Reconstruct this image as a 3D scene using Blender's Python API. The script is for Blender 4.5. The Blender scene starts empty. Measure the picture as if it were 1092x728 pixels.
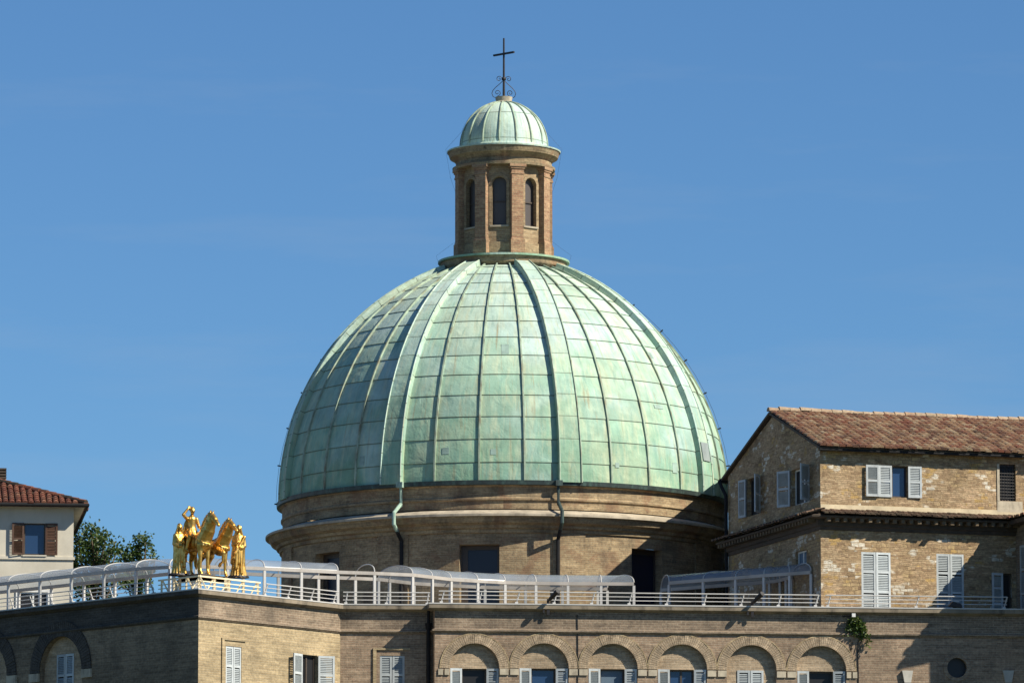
import bpy, bmesh, math, random
from mathutils import Vector, Matrix, geometry
R = math.radians
rnd = random.Random(7)
C = bpy.context.scene.collection
SC = bpy.context.scene

# ------------------------------------------------------------------ camera, sky, sun, exposure
FPX, CX, CY, CAMZ = 6240.0, 546.0, 364.0, 1.7
PITCH = math.atan(855.0 / FPX)
cam = bpy.data.cameras.new("camera")
cam.sensor_width = 36.0
cam.lens = 36.0 * FPX / 1092.0
cam.clip_start = 1.0
cam.clip_end = 20000.0
cam_ob = bpy.data.objects.new("camera", cam)
cam_ob.location = (0, 0, CAMZ)
cam_ob.rotation_euler = (R(90) + PITCH, 0, 0)
C.objects.link(cam_ob)
SC.camera = cam_ob

SUN = Vector((1.0, -0.47, 0.93)).normalized()
sun_el = math.asin(SUN.z)
sun_az = math.atan2(SUN.x, SUN.y)
w = bpy.data.worlds.new("World")
SC.world = w
w.use_nodes = True
wn, wl = w.node_tree.nodes, w.node_tree.links
wn.clear()
wo = wn.new("ShaderNodeOutputWorld")
bg = wn.new("ShaderNodeBackground")
sky = wn.new("ShaderNodeTexSky")
sky.sky_type = 'NISHITA'
sky.sun_disc = False
sky.sun_elevation = sun_el
sky.sun_rotation = sun_az
sky.altitude = 300
sky.air_density = 0.9
sky.dust_density = 0.05
sky.ozone_density = 3.0
hs = wn.new("ShaderNodeMix")
hs.data_type = 'RGBA'
hs.blend_type = 'MULTIPLY'
hs.inputs[0].default_value = 1.0
hs.inputs[7].default_value = (0.72, 1.08, 1.38, 1.0)      # white balance of the clear, deep blue sky
wl.new(sky.outputs[0], hs.inputs[6])
# faint high cirrus in the sky itself
wtc = wn.new("ShaderNodeTexCoord"); wmp = wn.new("ShaderNodeMapping"); wmp.inputs["Scale"].default_value = (9, 9, 60)
wmp.inputs["Rotation"].default_value = (0, R(6), 0)
wno = wn.new("ShaderNodeTexNoise"); wno.inputs["Scale"].default_value = 1.0; wno.inputs["Detail"].default_value = 6; wno.inputs["Roughness"].default_value = 0.6
wmr = wn.new("ShaderNodeMapRange"); wmr.inputs[1].default_value = 0.5; wmr.inputs[2].default_value = 0.8; wmr.inputs[3].default_value = 0.0; wmr.inputs[4].default_value = 0.16
wmx = wn.new("ShaderNodeMix"); wmx.data_type = 'RGBA'; wmx.inputs[7].default_value = (6.0, 6.6, 7.2, 1)
wl.new(wtc.outputs["Generated"], wmp.inputs[0]); wl.new(wmp.outputs[0], wno.inputs["Vector"]); wl.new(wno.outputs["Fac"], wmr.inputs[0])
wl.new(wmr.outputs[0], wmx.inputs[0]); wl.new(hs.outputs[2], wmx.inputs[6]); wl.new(wmx.outputs[2], bg.inputs["Color"])
bg.inputs["Strength"].default_value = 0.0515
wl.new(bg.outputs[0], wo.inputs["Surface"])

sd = bpy.data.lights.new("sun", 'SUN')
sd.energy = 5.0
sd.angle = R(0.5)
sd.color = (1.0, 0.92, 0.76)
so = bpy.data.objects.new("sun", sd)
so.rotation_euler = SUN.to_track_quat('Z', 'Y').to_euler()
so.location = (60, 100, 120)
C.objects.link(so)

SC.view_settings.view_transform = 'Standard'
SC.view_settings.look = 'None'
SC.view_settings.gamma = 1.0
SC.view_settings.exposure = 0.54
SC.view_settings.use_curve_mapping = False

# ------------------------------------------------------------------ measuring helpers
CP, SP = math.cos(PITCH), math.sin(PITCH)
def ray(u, v):
    x = (u - CX) / FPX
    y = -(v - CY) / FPX
    return Vector((x, CP - y * SP, SP + y * CP))
def P(u, v, d):
    r = ray(u, v)
    return Vector((0, 0, CAMZ)) + r * (d / r.y)
def AZ(u, v, z):
    r = ray(u, v)
    return Vector((0, 0, CAMZ)) + r * ((z - CAMZ) / r.z)

class Frame:
    """a wall: local x runs along it, local y goes into it, z is height"""
    def __init__(s, p0, p1):
        s.o = Vector((p0[0], p0[1], 0))
        d = Vector((p1[0] - p0[0], p1[1] - p0[1], 0))
        s.L = d.length
        s.t = d.normalized()
        s.n = Vector((-s.t.y, s.t.x, 0))
        s.M = Matrix.Translation(s.o) @ Matrix.Rotation(math.atan2(s.t.y, s.t.x), 4, 'Z')
    def px(s, u, v, off=0.0):
        r = ray(u, v)
        c = Vector((0, 0, CAMZ))
        k = ((s.o - c).dot(s.n) + off) / r.dot(s.n)
        p = c + r * k
        return (p - s.o).dot(s.t), p.z
    def w(s, x, y):
        return s.o + s.t * x + s.n * y

# ------------------------------------------------------------------ object helpers
WM = {}
def link(o, parent, W):
    C.objects.link(o)
    WM[o] = W.copy()
    if parent is not None:
        o.parent = parent
        o.matrix_basis = WM[parent].inverted() @ W
    else:
        o.matrix_basis = W
    return o
def tag(o, label=None, cat=None, group=None, kind=None):
    if label: o["label"] = label
    if cat: o["category"] = cat
    if group: o["group"] = group
    if kind: o["kind"] = kind
    return o
def thing(name, loc, label, cat, group=None, rz=0.0):
    o = bpy.data.objects.new(name, None)
    o.empty_display_size = 0.3
    link(o, None, Matrix.Translation(Vector(loc)) @ Matrix.Rotation(rz, 4, 'Z'))
    return tag(o, label, cat, group)
I4 = Matrix.Identity(4)
def T(x, y, z): return Matrix.Translation((x, y, z))
def RZ(a): return Matrix.Rotation(a, 4, 'Z')

class MB:
    def __init__(s):
        s.v = []; s.f = []; s.uv = []; s.alt = None
    def add(s, vs, fs, uvs=None, M=None):
        b = len(s.v)
        for p in vs:
            p = Vector(p)
            s.v.append(M @ p if M is not None else p)
        for i, f in enumerate(fs):
            s.f.append([b + k for k in f])
            s.uv.append(uvs[i] if uvs else None)
    def box(s, x0, x1, y0, y1, z0, z1, M=None):
        vs = [(x0,y0,z0),(x1,y0,z0),(x1,y1,z0),(x0,y1,z0),(x0,y0,z1),(x1,y0,z1),(x1,y1,z1),(x0,y1,z1)]
        fs = [(0,3,2,1),(4,5,6,7),(0,1,5,4),(1,2,6,5),(2,3,7,6),(3,0,4,7)]
        s.add(vs, fs, None, M)
        return s
    def prism(s, poly, y0, y1, M=None, caps=True):
        """poly in (x,z), counter-clockwise seen from -y"""
        n = len(poly)
        vs = [(p[0], y0, p[1]) for p in poly] + [(p[0], y1, p[1]) for p in poly]
        fs = []
        if caps:
            fs.append(list(range(n)))
            fs.append([n + i for i in range(n)][::-1])
        for i in range(n):
            j = (i + 1) % n
            fs.append([i, n + i, n + j, j])
        s.add(vs, fs, None, M)
        return s
    def sheet(s, outer, holes, y0, depth, M=None):
        """front sheet with holes, and reveals going `depth` inward round each hole"""
        loops = [outer] + holes
        tess = geometry.tessellate_polygon([[Vector((p[0], p[1], 0)) for p in l] for l in loops])
        flat = [p for l in loops for p in l]
        vs = [(p[0], y0, p[1]) for p in flat]
        fs = []
        for t in tess:
            a, b, c = [Vector(flat[i]) for i in t]
            cr = (b - a).x * (c - a).y - (b - a).y * (c - a).x
            fs.append(list(t) if cr > 0 else list(t)[::-1])
        s.add(vs, fs, None, M)
        for h in holes:
            n = len(h)
            ar = sum(h[i][0] * h[(i+1) % n][1] - h[(i+1) % n][0] * h[i][1] for i in range(n))
            hh = h if ar > 0 else h[::-1]
            vs = [(p[0], y0, p[1]) for p in hh] + [(p[0], y0 + depth, p[1]) for p in hh]
            s.add(vs, [[i, (i+1) % n, n + (i+1) % n, n + i] for i in range(n)], None, M)
        return s
    def tube(s, pts, r, n=8, cap=True, M=None):
        pts = [Vector(p) for p in pts]
        rs = r if isinstance(r, (list, tuple)) else [r] * len(pts)
        vs = []; fs = []
        ref = None
        for i, p in enumerate(pts):
            if i == 0: d = pts[1] - pts[0]
            elif i == len(pts) - 1: d = pts[-1] - pts[-2]
            else: d = (pts[i+1] - pts[i]).normalized() + (pts[i] - pts[i-1]).normalized()
            d = d.normalized() if d.length > 1e-9 else Vector((0, 0, 1))
            if ref is None:
                ref = d.orthogonal().normalized()
            a = (ref - d * ref.dot(d))
            a = a.normalized() if a.length > 1e-6 else d.orthogonal().normalized()
            ref = a
            b = d.cross(a)
            for k in range(n):
                t = 2 * math.pi * k / n
                vs.append(p + a * (math.cos(t) * rs[i]) + b * (math.sin(t) * rs[i]))
        for i in range(len(pts) - 1):
            for k in range(n):
                fs.append([i*n + k, i*n + (k+1) % n, (i+1)*n + (k+1) % n, (i+1)*n + k])
        if cap:
            fs.append(list(range(n))[::-1])
            fs.append([(len(pts)-1)*n + k for k in range(n)])
        s.add(vs, fs, None, M)
        return s
    def bar(s, a, b, wx, wy=None, up=(0, 0, 1)):
        a, b = Vector(a), Vector(b)
        wy = wy or wx
        d = (b - a).normalized()
        u = Vector(up)
        if abs(d.dot(u)) > 0.98: u = Vector((1, 0, 0))
        x = d.cross(u).normalized(); y = x.cross(d)
        vs = []
        for p in (a, b):
            for i, j in ((-1,-1),(1,-1),(1,1),(-1,1)):
                vs.append(p + x * (i*wx/2) + y * (j*wy/2))
        s.add(vs, [(0,1,2,3)[::-1],(4,5,6,7),(0,1,5,4),(1,2,6,5),(2,3,7,6),(3,0,4,7)])
        return s
    def lathe(s, prof, seg=96, a0=0.0, a1=2*math.pi, M=None, uvr=None):
        """prof: (radius, z) from bottom to top; angle 0 faces -y, positive turns to +x"""
        full = abs(a1 - a0 - 2*math.pi) < 1e-6
        m = seg if full else seg + 1
        vs = []
        for r, z in prof:
            for k in range(m):
                a = a0 + (a1 - a0) * k / seg
                vs.append((r * math.sin(a), -r * math.cos(a), z))
        arc = [0.0]
        for i in range(1, len(prof)):
            arc.append(arc[-1] + math.hypot(prof[i][0]-prof[i-1][0], prof[i][1]-prof[i-1][1]))
        fs = []; uvs = []
        rr = uvr or max(p[0] for p in prof)
        for i in range(len(prof) - 1):
            for k in range(seg):
                k2 = (k + 1) % m
                fs.append([i*m + k, i*m + k2, (i+1)*m + k2, (i+1)*m + k])
                x0 = rr * (a0 + (a1 - a0) * k / seg); x1 = rr * (a0 + (a1 - a0) * (k+1) / seg)
                uvs.append([(x0, arc[i]), (x1, arc[i]), (x1, arc[i+1]), (x0, arc[i+1])])
        s.add(vs, fs, uvs, M)
        return s
    def mesh(s, name, mat, smooth=False):
        me = bpy.data.meshes.new(name)
        me.from_pydata([tuple(p) for p in s.v], [], s.f)
        ul = me.uv_layers.new(name="UVMap")
        me.update()
        for p, uv in zip(me.polygons, s.uv):
            if uv:
                for li, c in zip(p.loop_indices, uv): ul.data[li].uv = c
            else:
                n = p.normal
                ax, ay, az = abs(n.x), abs(n.y), abs(n.z)
                for li, vi in zip(p.loop_indices, p.vertices):
                    q = s.v[vi]
                    if ay >= ax and ay >= az * 0.7: c = (q.x, q.z)
                    elif ax >= az * 0.7: c = (q.y + 3.1, q.z)
                    else: c = (q.x, q.y)
                    ul.data[li].uv = c
        if mat: me.materials.append(mat)
        if s.alt:
            me.materials.append(s.alt[1])
            for p in me.polygons[s.alt[0]:]: p.material_index = 1
        if smooth:
            for p in me.polygons: p.use_smooth = True
        return me
    def build(s, name, mat, parent=None, W=I4, smooth=False, auto=None):
        me = s.mesh(name, mat, smooth)
        if auto is not None:
            for p in me.polygons: p.use_smooth = True
            bm = bmesh.new(); bm.from_mesh(me)
            for e in bm.edges:
                if len(e.link_faces) == 2 and e.calc_face_angle(0) > R(auto): e.smooth = False
            bm.to_mesh(me); bm.free()
        return link(bpy.data.objects.new(name, me), parent, W)

def sweep(mb, path, prof, z0=0.0, closed_prof=True, segs=None):
    """sweep profile of (outward offset, z) along a plan polyline; outward is to the right of travel"""
    n = len(path); m = len(prof)
    pts = [Vector((p[0], p[1])) for p in path]
    vs = []; L = [0.0]
    for i in range(1, n): L.append(L[-1] + (pts[i] - pts[i-1]).length)
    for i in range(n):
        def nrm(a, b):
            d = (b - a).normalized(); return Vector((d.y, -d.x))
        if i == 0: o = nrm(pts[0], pts[1])
        elif i == n - 1: o = nrm(pts[-2], pts[-1])
        else:
            a, b = nrm(pts[i-1], pts[i]), nrm(pts[i], pts[i+1])
            o = (a + b); o = o / max(0.35, (1 + a.dot(b)))
        for q in prof:
            vs.append((pts[i].x + o.x*q[0], pts[i].y + o.y*q[0], z0 + q[1]))
    fs = []; uvs = []
    per = [0.0]
    for k in range(m): 
        a, b = prof[k], prof[(k+1) % m]
        per.append(per[-1] + math.hypot(a[0]-b[0], a[1]-b[1]))
    for i in (segs if segs is not None else range(n - 1)):
        for k in range(m if closed_prof else m - 1):
            k2 = (k + 1) % m
            fs.append([i*m + k, (i+1)*m + k, (i+1)*m + k2, i*m + k2])
            uvs.append([(L[i], per[k]), (L[i+1], per[k]), (L[i+1], per[k+1]), (L[i], per[k+1])])
    if closed_prof and segs is None:
        fs.append(list(range(m))[::-1]); uvs.append([(prof[k][0], prof[k][1]) for k in range(m)][::-1])
        fs.append([(n-1)*m + k for k in range(m)]); uvs.append([(prof[k][0], prof[k][1]) for k in range(m)])
    if segs is not None:
        used = sorted({k for f in fs for k in f}); mp = {k: i for i, k in enumerate(used)}
        vs = [vs[k] for k in used]; fs = [[mp[k] for k in f] for f in fs]
    mb.add(vs, fs, uvs)
    return mb
def offset_path(path, off):
    """move a plan polyline sideways; positive goes to the left of travel (into the building)"""
    pts = [Vector((p[0], p[1])) for p in path]; out = []
    for i in range(len(pts)):
        def nrm(a, b):
            d = (b - a).normalized(); return Vector((-d.y, d.x))
        if i == 0: o = nrm(pts[0], pts[1])
        elif i == len(pts)-1: o = nrm(pts[-2], pts[-1])
        else:
            a, b = nrm(pts[i-1], pts[i]), nrm(pts[i], pts[i+1]); o = (a+b)/max(.35, 1+a.dot(b))
        out.append(pts[i] + o*off)
    return out

# ------------------------------------------------------------------ materials
def lin(r, g, b):
    def f(c):
        c /= 255.0
        return c/12.92 if c <= 0.04045 else ((c+0.055)/1.055)**2.4
    return (f(r), f(g), f(b), 1.0)
class NT:
    def __init__(s, name):
        s.m = bpy.data.materials.new(name); s.m.use_nodes = True
        s.n = s.m.node_tree.nodes; s.l = s.m.node_tree.links
        s.n.clear()
        s.out = s.n.new("ShaderNodeOutputMaterial")
        s.b = s.n.new("ShaderNodeBsdfPrincipled")
        s.l.new(s.b.outputs[0], s.out.inputs[0])
    def link(s, a, b): s.l.new(a, b)
    def setv(s, sock, v):
        if hasattr(v, "is_output"): s.l.new(v, sock)
        else: sock.default_value = v
    def uv(s):
        n = s.n.new("ShaderNodeUVMap"); n.uv_map = "UVMap"; return n.outputs[0]
    def obj(s): return s.n.new("ShaderNodeTexCoord").outputs["Object"]
    def scale(s, vec, sc, loc=(0,0,0)):
        n = s.n.new("ShaderNodeMapping"); s.l.new(vec, n.inputs[0]); n.inputs["Scale"].default_value = sc; n.inputs["Location"].default_value = loc
        return n.outputs[0]
    def noise(s, vec, sc, det=4.0, rough=0.55, dist=0.0):
        n = s.n.new("ShaderNodeTexNoise"); s.l.new(vec, n.inputs["Vector"])
        n.inputs["Scale"].default_value = sc; n.inputs["Detail"].default_value = det; n.inputs["Roughness"].default_value = rough; n.inputs["Distortion"].default_value = dist
        return n.outputs["Fac"]
    def math(s, op, a, b=0.0, clamp=False):
        n = s.n.new("ShaderNodeMath"); n.operation = op; n.use_clamp = clamp
        s.setv(n.inputs[0], a); s.setv(n.inputs[1], b); return n.outputs[0]
    def rng(s, v, a, b, c, d):
        n = s.n.new("ShaderNodeMapRange"); s.setv(n.inputs[0], v)
        for i, x in enumerate((a, b, c, d)): n.inputs[1+i].default_value = x
        return n.outputs[0]
    def mix(s, f, a, b, mode='MIX'):
        n = s.n.new("ShaderNodeMix"); n.data_type = 'RGBA'; n.blend_type = mode
        s.setv(n.inputs[0], f); s.setv(n.inputs[6], a); s.setv(n.inputs[7], b); return n.outputs[2]
    def ramp(s, f, stops):
        n = s.n.new("ShaderNodeValToRGB"); s.l.new(f, n.inputs[0]); e = n.color_ramp.elements
        while len(e) < len(stops): e.new(0.5)
        for x, (p, c) in zip(e, stops): x.position = p; x.color = c
        return n.outputs[0]
    def sep(s, vec):
        n = s.n.new("ShaderNodeSeparateXYZ"); s.l.new(vec, n.inputs[0]); return n.outputs
    def comb(s, x, y, z=0.0):
        n = s.n.new("ShaderNodeCombineXYZ")
        for i, q in enumerate((x, y, z)): s.setv(n.inputs[i], q)
        return n.outputs[0]
    def white(s, vec):
        n = s.n.new("ShaderNodeTexWhiteNoise"); n.noise_dimensions = '3D'; s.l.new(vec, n.inputs[0]); return n.outputs[0], n.outputs[1]
    def bump(s, h, st=0.3, d=0.02):
        n = s.n.new("ShaderNodeBump"); s.setv(n.inputs["Height"], h); n.inputs["Strength"].default_value = st; n.inputs["Distance"].default_value = d
        s.l.new(n.outputs[0], s.b.inputs["Normal"]); return n
    def col(s, c): s.setv(s.b.inputs["Base Color"], c); return s
    def rough(s, r): s.setv(s.b.inputs["Roughness"], r); return s
    def gray(s, f):
        n = s.n.new("ShaderNodeCombineColor"); 
        for i in range(3): s.setv(n.inputs[i], f)
        return n.outputs[0]

def mat_brick(name, c1, c2, mortar, row=0.085, wid=0.28, dirt=0.5, stain=(0.05, 0.042, 0.034, 1), seed=0.0, patch=None):
    t = NT(name); uv = t.scale(t.uv(), (1,1,1), (seed, seed*0.7, 0))
    b = t.n.new("ShaderNodeTexBrick"); t.link(uv, b.inputs["Vector"])
    b.inputs["Scale"].default_value = 1.0; b.inputs["Brick Width"].default_value = wid; b.inputs["Row Height"].default_value = row
    b.inputs["Mortar Size"].default_value = 0.011; b.inputs["Mortar Smooth"].default_value = 0.4; b.inputs["Bias"].default_value = 0.0
    b.inputs["Color1"].default_value = c1; b.inputs["Color2"].default_value = c2; b.inputs["Mortar"].default_value = mortar
    big = t.noise(uv, 0.55, 6, 0.6)
    courses = t.noise(t.scale(uv, (0.9, 7.0, 1)), 1.0, 5, 0.65)
    fine = t.noise(uv, 9.0, 5, 0.7)
    k = t.math('MULTIPLY', t.rng(big, 0.3, 0.7, 0.68, 1.22), t.rng(courses, 0.3, 0.7, 0.66, 1.26))
    k = t.math('MULTIPLY', k, t.rng(fine, 0.3, 0.7, 0.66, 1.3))
    c = t.mix(1.0, b.outputs["Color"], t.gray(k), 'MULTIPLY')
    if patch:
        c = t.mix(t.rng(t.noise(uv, 0.9, 5, 0.6, 0.4), 0.52, 0.62, 0.0, 0.55), c, patch)
    m1 = t.noise(t.scale(uv, (0.9, 0.35, 1), (4.4, 1.3, 0)), 1.1, 7, 0.66, 0.3)
    c = t.mix(t.math('MULTIPLY', t.rng(m1, 0.5, 0.74, 0.0, 1.0), dirt), c, stain)
    sp = t.noise(uv, 3.6, 4, 0.6)
    c = t.mix(t.math('MULTIPLY', t.rng(sp, 0.62, 0.72, 0.0, 1.0), dirt*0.8), c, stain)
    t.col(c).rough(0.92)
    h = t.math('ADD', t.math('MULTIPLY', b.outputs["Fac"], -0.6), fine)
    t.bump(h, 0.55, 0.015)
    return t.m
def mat_plain(name, c, rough=0.7, var=0.15, metal=0.0, sc=3.0, bump=0.1, dirt=None, dirt_amt=0.5):
    t = NT(name); o = t.obj()
    n = t.noise(o, sc, 5, 0.6)
    cc = t.mix(1.0, c, t.gray(t.rng(n, 0.3, 0.7, 1-var, 1+var)), 'MULTIPLY')
    if dirt:
        cc = t.mix(t.math('MULTIPLY', t.rng(t.noise(t.scale(o, (1,1,0.35)), sc*1.7, 6, 0.65), 0.5, 0.68, 0, 1), dirt_amt), cc, dirt)
    t.col(cc).rough(rough); t.b.inputs["Metallic"].default_value = metal
    if bump: t.bump(n, bump, 0.02)
    return t.m

M = {}
M['brick'] = mat_brick("tan_brick", (0.345,0.25,0.17,1), (0.265,0.18,0.122,1), (0.345,0.28,0.205,1), dirt=0.5)
M['brick_bay'] = mat_brick("pale_tan_brick", (0.42,0.325,0.19,1), (0.36,0.27,0.155,1), (0.40,0.33,0.22,1), dirt=0.28, seed=11.0)
M['brick_frieze'] = mat_brick("weathered_frieze_brick", (0.285,0.212,0.148,1), (0.205,0.148,0.103,1), (0.34,0.28,0.21,1), dirt=0.7, seed=5.0)
M['tympanum'] = mat_brick("tympanum_brick", (0.42,0.32,0.215,1), (0.36,0.265,0.175,1), (0.40,0.33,0.24,1), dirt=0.15, seed=17.0)
M['brick_drum'] = mat_brick("drum_brick", (0.37,0.275,0.16,1), (0.28,0.195,0.11,1), (0.34,0.28,0.185,1), dirt=0.75, seed=23.0, patch=(0.20,0.105,0.06,1))
M['brick_lantern'] = mat_brick("lantern_brick", (0.38,0.28,0.165,1), (0.29,0.20,0.115,1), (0.36,0.29,0.19,1), dirt=0.65, seed=31.0, patch=(0.27,0.18,0.10,1))
M['brick_red'] = mat_brick("reddish_brick", (0.41,0.26,0.15,1), (0.32,0.17,0.10,1), (0.37,0.28,0.18,1), dirt=0.4, seed=37.0)
M['brick_grime_shade'] = mat_brick("grime_and_shade_brick", (0.25,0.19,0.125,1), (0.19,0.14,0.09,1), (0.26,0.21,0.15,1), dirt=0.6, seed=51.0)  # wall A only: grime plus the wall's shade darkened into the brick colour
M['brick_soot_shade'] = mat_brick("soot_and_shade_brick", (0.085,0.072,0.06,1), (0.06,0.05,0.042,1), (0.10,0.09,0.075,1), dirt=0.7, seed=57.0, stain=(0.025,0.022,0.02,1))  # soot on wall A's upper trim, coloured darker still to deepen its shade
M['stone_cornice'] = mat_brick("cornice_stone", (0.38,0.30,0.18,1), (0.31,0.23,0.135,1), (0.30,0.23,0.14,1), row=0.12, wid=0.6, dirt=0.85, seed=41.0, patch=(0.22,0.115,0.065,1))
M['ledge'] = mat_plain("pale_ledge_stone", (0.42,0.365,0.28,1), 0.85, 0.25, dirt=(0.12,0.10,0.08,1), sc=1.5)
M['coping'] = mat_plain("coping_stone", (0.23,0.19,0.14,1), 0.9, 0.3, dirt=(0.05,0.043,0.035,1), sc=1.2, dirt_amt=0.8)
M['impost'] = mat_plain("impost_stone", (0.47,0.41,0.31,1), 0.9, 0.2, dirt=(0.14,0.12,0.1,1))
M['keystone'] = mat_plain("keystone_stone", (0.48,0.46,0.41,1), 0.85, 0.15)
M['white_metal'] = mat_plain("white_painted_metal", (0.50,0.49,0.475,1), 0.45, 0.08, sc=1.0, bump=0.0)
M['beam_metal'] = mat_plain("taupe_shade_beam", (0.40,0.37,0.34,1), 0.5, 0.15, sc=1.0, bump=0.0, dirt=(0.25,0.22,0.19,1), dirt_amt=0.5)  # greyer than the white posts: the beams' shaded front is put into the colour
M['cream_metal'] = mat_plain("cream_painted_timber", (0.78,0.66,0.44,1), 0.6, 0.12, sc=1.5, bump=0.0)
M['dark_iron'] = mat_plain("dark_iron", (0.022,0.02,0.022,1), 0.55, 0.2, metal=0.3, sc=8)
M['gutter'] = mat_plain("oxidised_gutter", (0.035,0.052,0.052,1), 0.5, 0.35, metal=0.2, sc=3, dirt=(0.10,0.19,0.16,1), dirt_amt=0.5)
M['pipe_green'] = mat_plain("verdigris_pipe", (0.33,0.46,0.38,1), 0.6, 0.2, metal=0.0, sc=3, dirt=(0.05,0.06,0.055,1))
M['pipe_dark'] = mat_plain("dark_pipe", (0.022,0.022,0.024,1), 0.75, 0.2, sc=4)
M['shutter'] = mat_plain("grey_shutter_paint", (0.52,0.56,0.58,1), 0.6, 0.1, sc=4, bump=0.0, dirt=(0.32,0.33,0.33,1), dirt_amt=0.4)
M['slat'] = mat_plain("grey_louvre_paint", (0.34,0.38,0.40,1), 0.7, 0.12, sc=4, bump=0.0, dirt=(0.24,0.25,0.25,1), dirt_amt=0.4)
M['shutter_brown'] = mat_plain("brown_shutter_wood", (0.105,0.05,0.028,1), 0.6, 0.25, sc=5, bump=0.05)
M['frame_dark'] = mat_plain("dark_window_frame", (0.06,0.045,0.035,1), 0.5, 0.2, sc=5)
M['frame_white'] = mat_plain("white_window_frame", (0.72,0.72,0.70,1), 0.5, 0.08, sc=4, bump=0)
M['plaster'] = mat_plain("cream_plaster", (0.58,0.54,0.45,1), 0.9, 0.1, sc=0.8, bump=0.05, dirt=(0.42,0.38,0.3,1), dirt_amt=0.35)
M['render_band'] = mat_plain("pale_render", (0.55,0.46,0.31,1), 0.9, 0.2, sc=1.2, dirt=(0.3,0.24,0.16,1))
M['dentil'] = mat_plain("weathered_dentil", (0.13,0.095,0.06,1), 0.9, 0.3, sc=3)
for k_ in ('shutter', 'slat', 'shutter_brown'):
    nt_ = M[k_].node_tree; b_ = nt_.nodes["Principled BSDF"]; src = b_.inputs["Base Color"].links[0].from_socket
    oi = nt_.nodes.new("ShaderNodeObjectInfo"); mr = nt_.nodes.new("ShaderNodeMapRange"); mr.inputs[3].default_value = 0.72; mr.inputs[4].default_value = 1.08
    cc_ = nt_.nodes.new("ShaderNodeCombineColor"); mx_ = nt_.nodes.new("ShaderNodeMix"); mx_.data_type = 'RGBA'; mx_.blend_type = 'MULTIPLY'; mx_.inputs[0].default_value = 1.0
    nt_.links.new(oi.outputs["Random"], mr.inputs[0])
    for q_ in range(3): nt_.links.new(mr.outputs[0], cc_.inputs[q_])
    nt_.links.new(src, mx_.inputs[6]); nt_.links.new(cc_.outputs[0], mx_.inputs[7]); nt_.links.new(mx_.outputs[2], b_.inputs["Base Color"])
M['soffit'] = mat_plain("dark_eave_wood", (0.06,0.045,0.034,1), 0.8, 0.3, sc=4)
M['roof_felt'] = mat_plain("terrace_paving", (0.27,0.24,0.2,1), 0.9, 0.2, sc=1)
M['blind'] = mat_plain("blue_grey_blind", (0.10,0.15,0.21,1), 0.6, 0.1, sc=2, bump=0)
M['pipe_dark'].node_tree.nodes["Principled BSDF"].inputs["Specular IOR Level"].default_value = 0.15
def mat_glass(name, c, rough=0.06):
    t = NT(name); t.col(c).rough(rough)
    t.b.inputs["IOR"].default_value = 1.52
    n = t.noise(t.obj(), 0.9, 2, 0.4); t.bump(n, 0.03, 0.05)
    return t.m
M['glass_blue'] = mat_glass("blue_window_glass", (0.022,0.05,0.12,1))
M['glass_black'] = mat_glass("dark_window_glass", (0.006,0.006,0.008,1), 0.5)
M['glass_navy'] = mat_glass("navy_window_glass", (0.008,0.012,0.03,1), 0.35)
M['glass_lantern'] = mat_glass("lantern_window_glass", (0.075,0.064,0.062,1), 0.45)
def mat_poly():
    t = NT("clear_polycarbonate")
    t.col((0.42,0.48,0.56,1)).rough(0.2)
    tr = t.n.new("ShaderNodeBsdfTransparent"); tr.inputs[0].default_value = (0.90,0.93,0.96,1)
    tl = t.n.new("ShaderNodeBsdfTranslucent"); tl.inputs[0].default_value = (0.42,0.48,0.56,1)
    m0 = t.n.new("ShaderNodeMixShader"); m0.inputs[0].default_value = 0.35
    t.link(t.b.outputs[0], m0.inputs[1]); t.link(tl.outputs[0], m0.inputs[2])
    mx = t.n.new("ShaderNodeMixShader")
    t.link(t.rng(t.noise(t.obj(), 0.8, 4), 0.3, 0.7, 0.34, 0.58), mx.inputs[0])
    t.link(tr.outputs[0], mx.inputs[1]); t.link(m0.outputs[0], mx.inputs[2])
    t.link(mx.outputs[0], t.out.inputs[0])
    return t.m
M['poly'] = mat_poly()
def mat_gold():
    t = NT("gilded_bronze"); o = t.obj()
    n = t.noise(o, 7, 5, 0.6)
    t.col(t.ramp(n, [(0.3, (0.44,0.23,0.05,1)), (0.52, (0.72,0.44,0.12,1)), (0.75, (0.90,0.63,0.25,1))]))
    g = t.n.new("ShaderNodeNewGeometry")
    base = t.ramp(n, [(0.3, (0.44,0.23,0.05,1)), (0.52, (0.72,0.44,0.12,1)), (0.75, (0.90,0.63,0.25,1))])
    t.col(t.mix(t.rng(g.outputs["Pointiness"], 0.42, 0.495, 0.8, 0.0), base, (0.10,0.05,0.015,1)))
    t.b.inputs["Metallic"].default_value = 1.0
    t.rough(t.rng(n, 0.3, 0.7, 0.5, 0.36)); t.bump(t.noise(o, 14, 3, 0.5), 0.07, 0.02)
    return t.m
M['gold'] = mat_gold()
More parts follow.
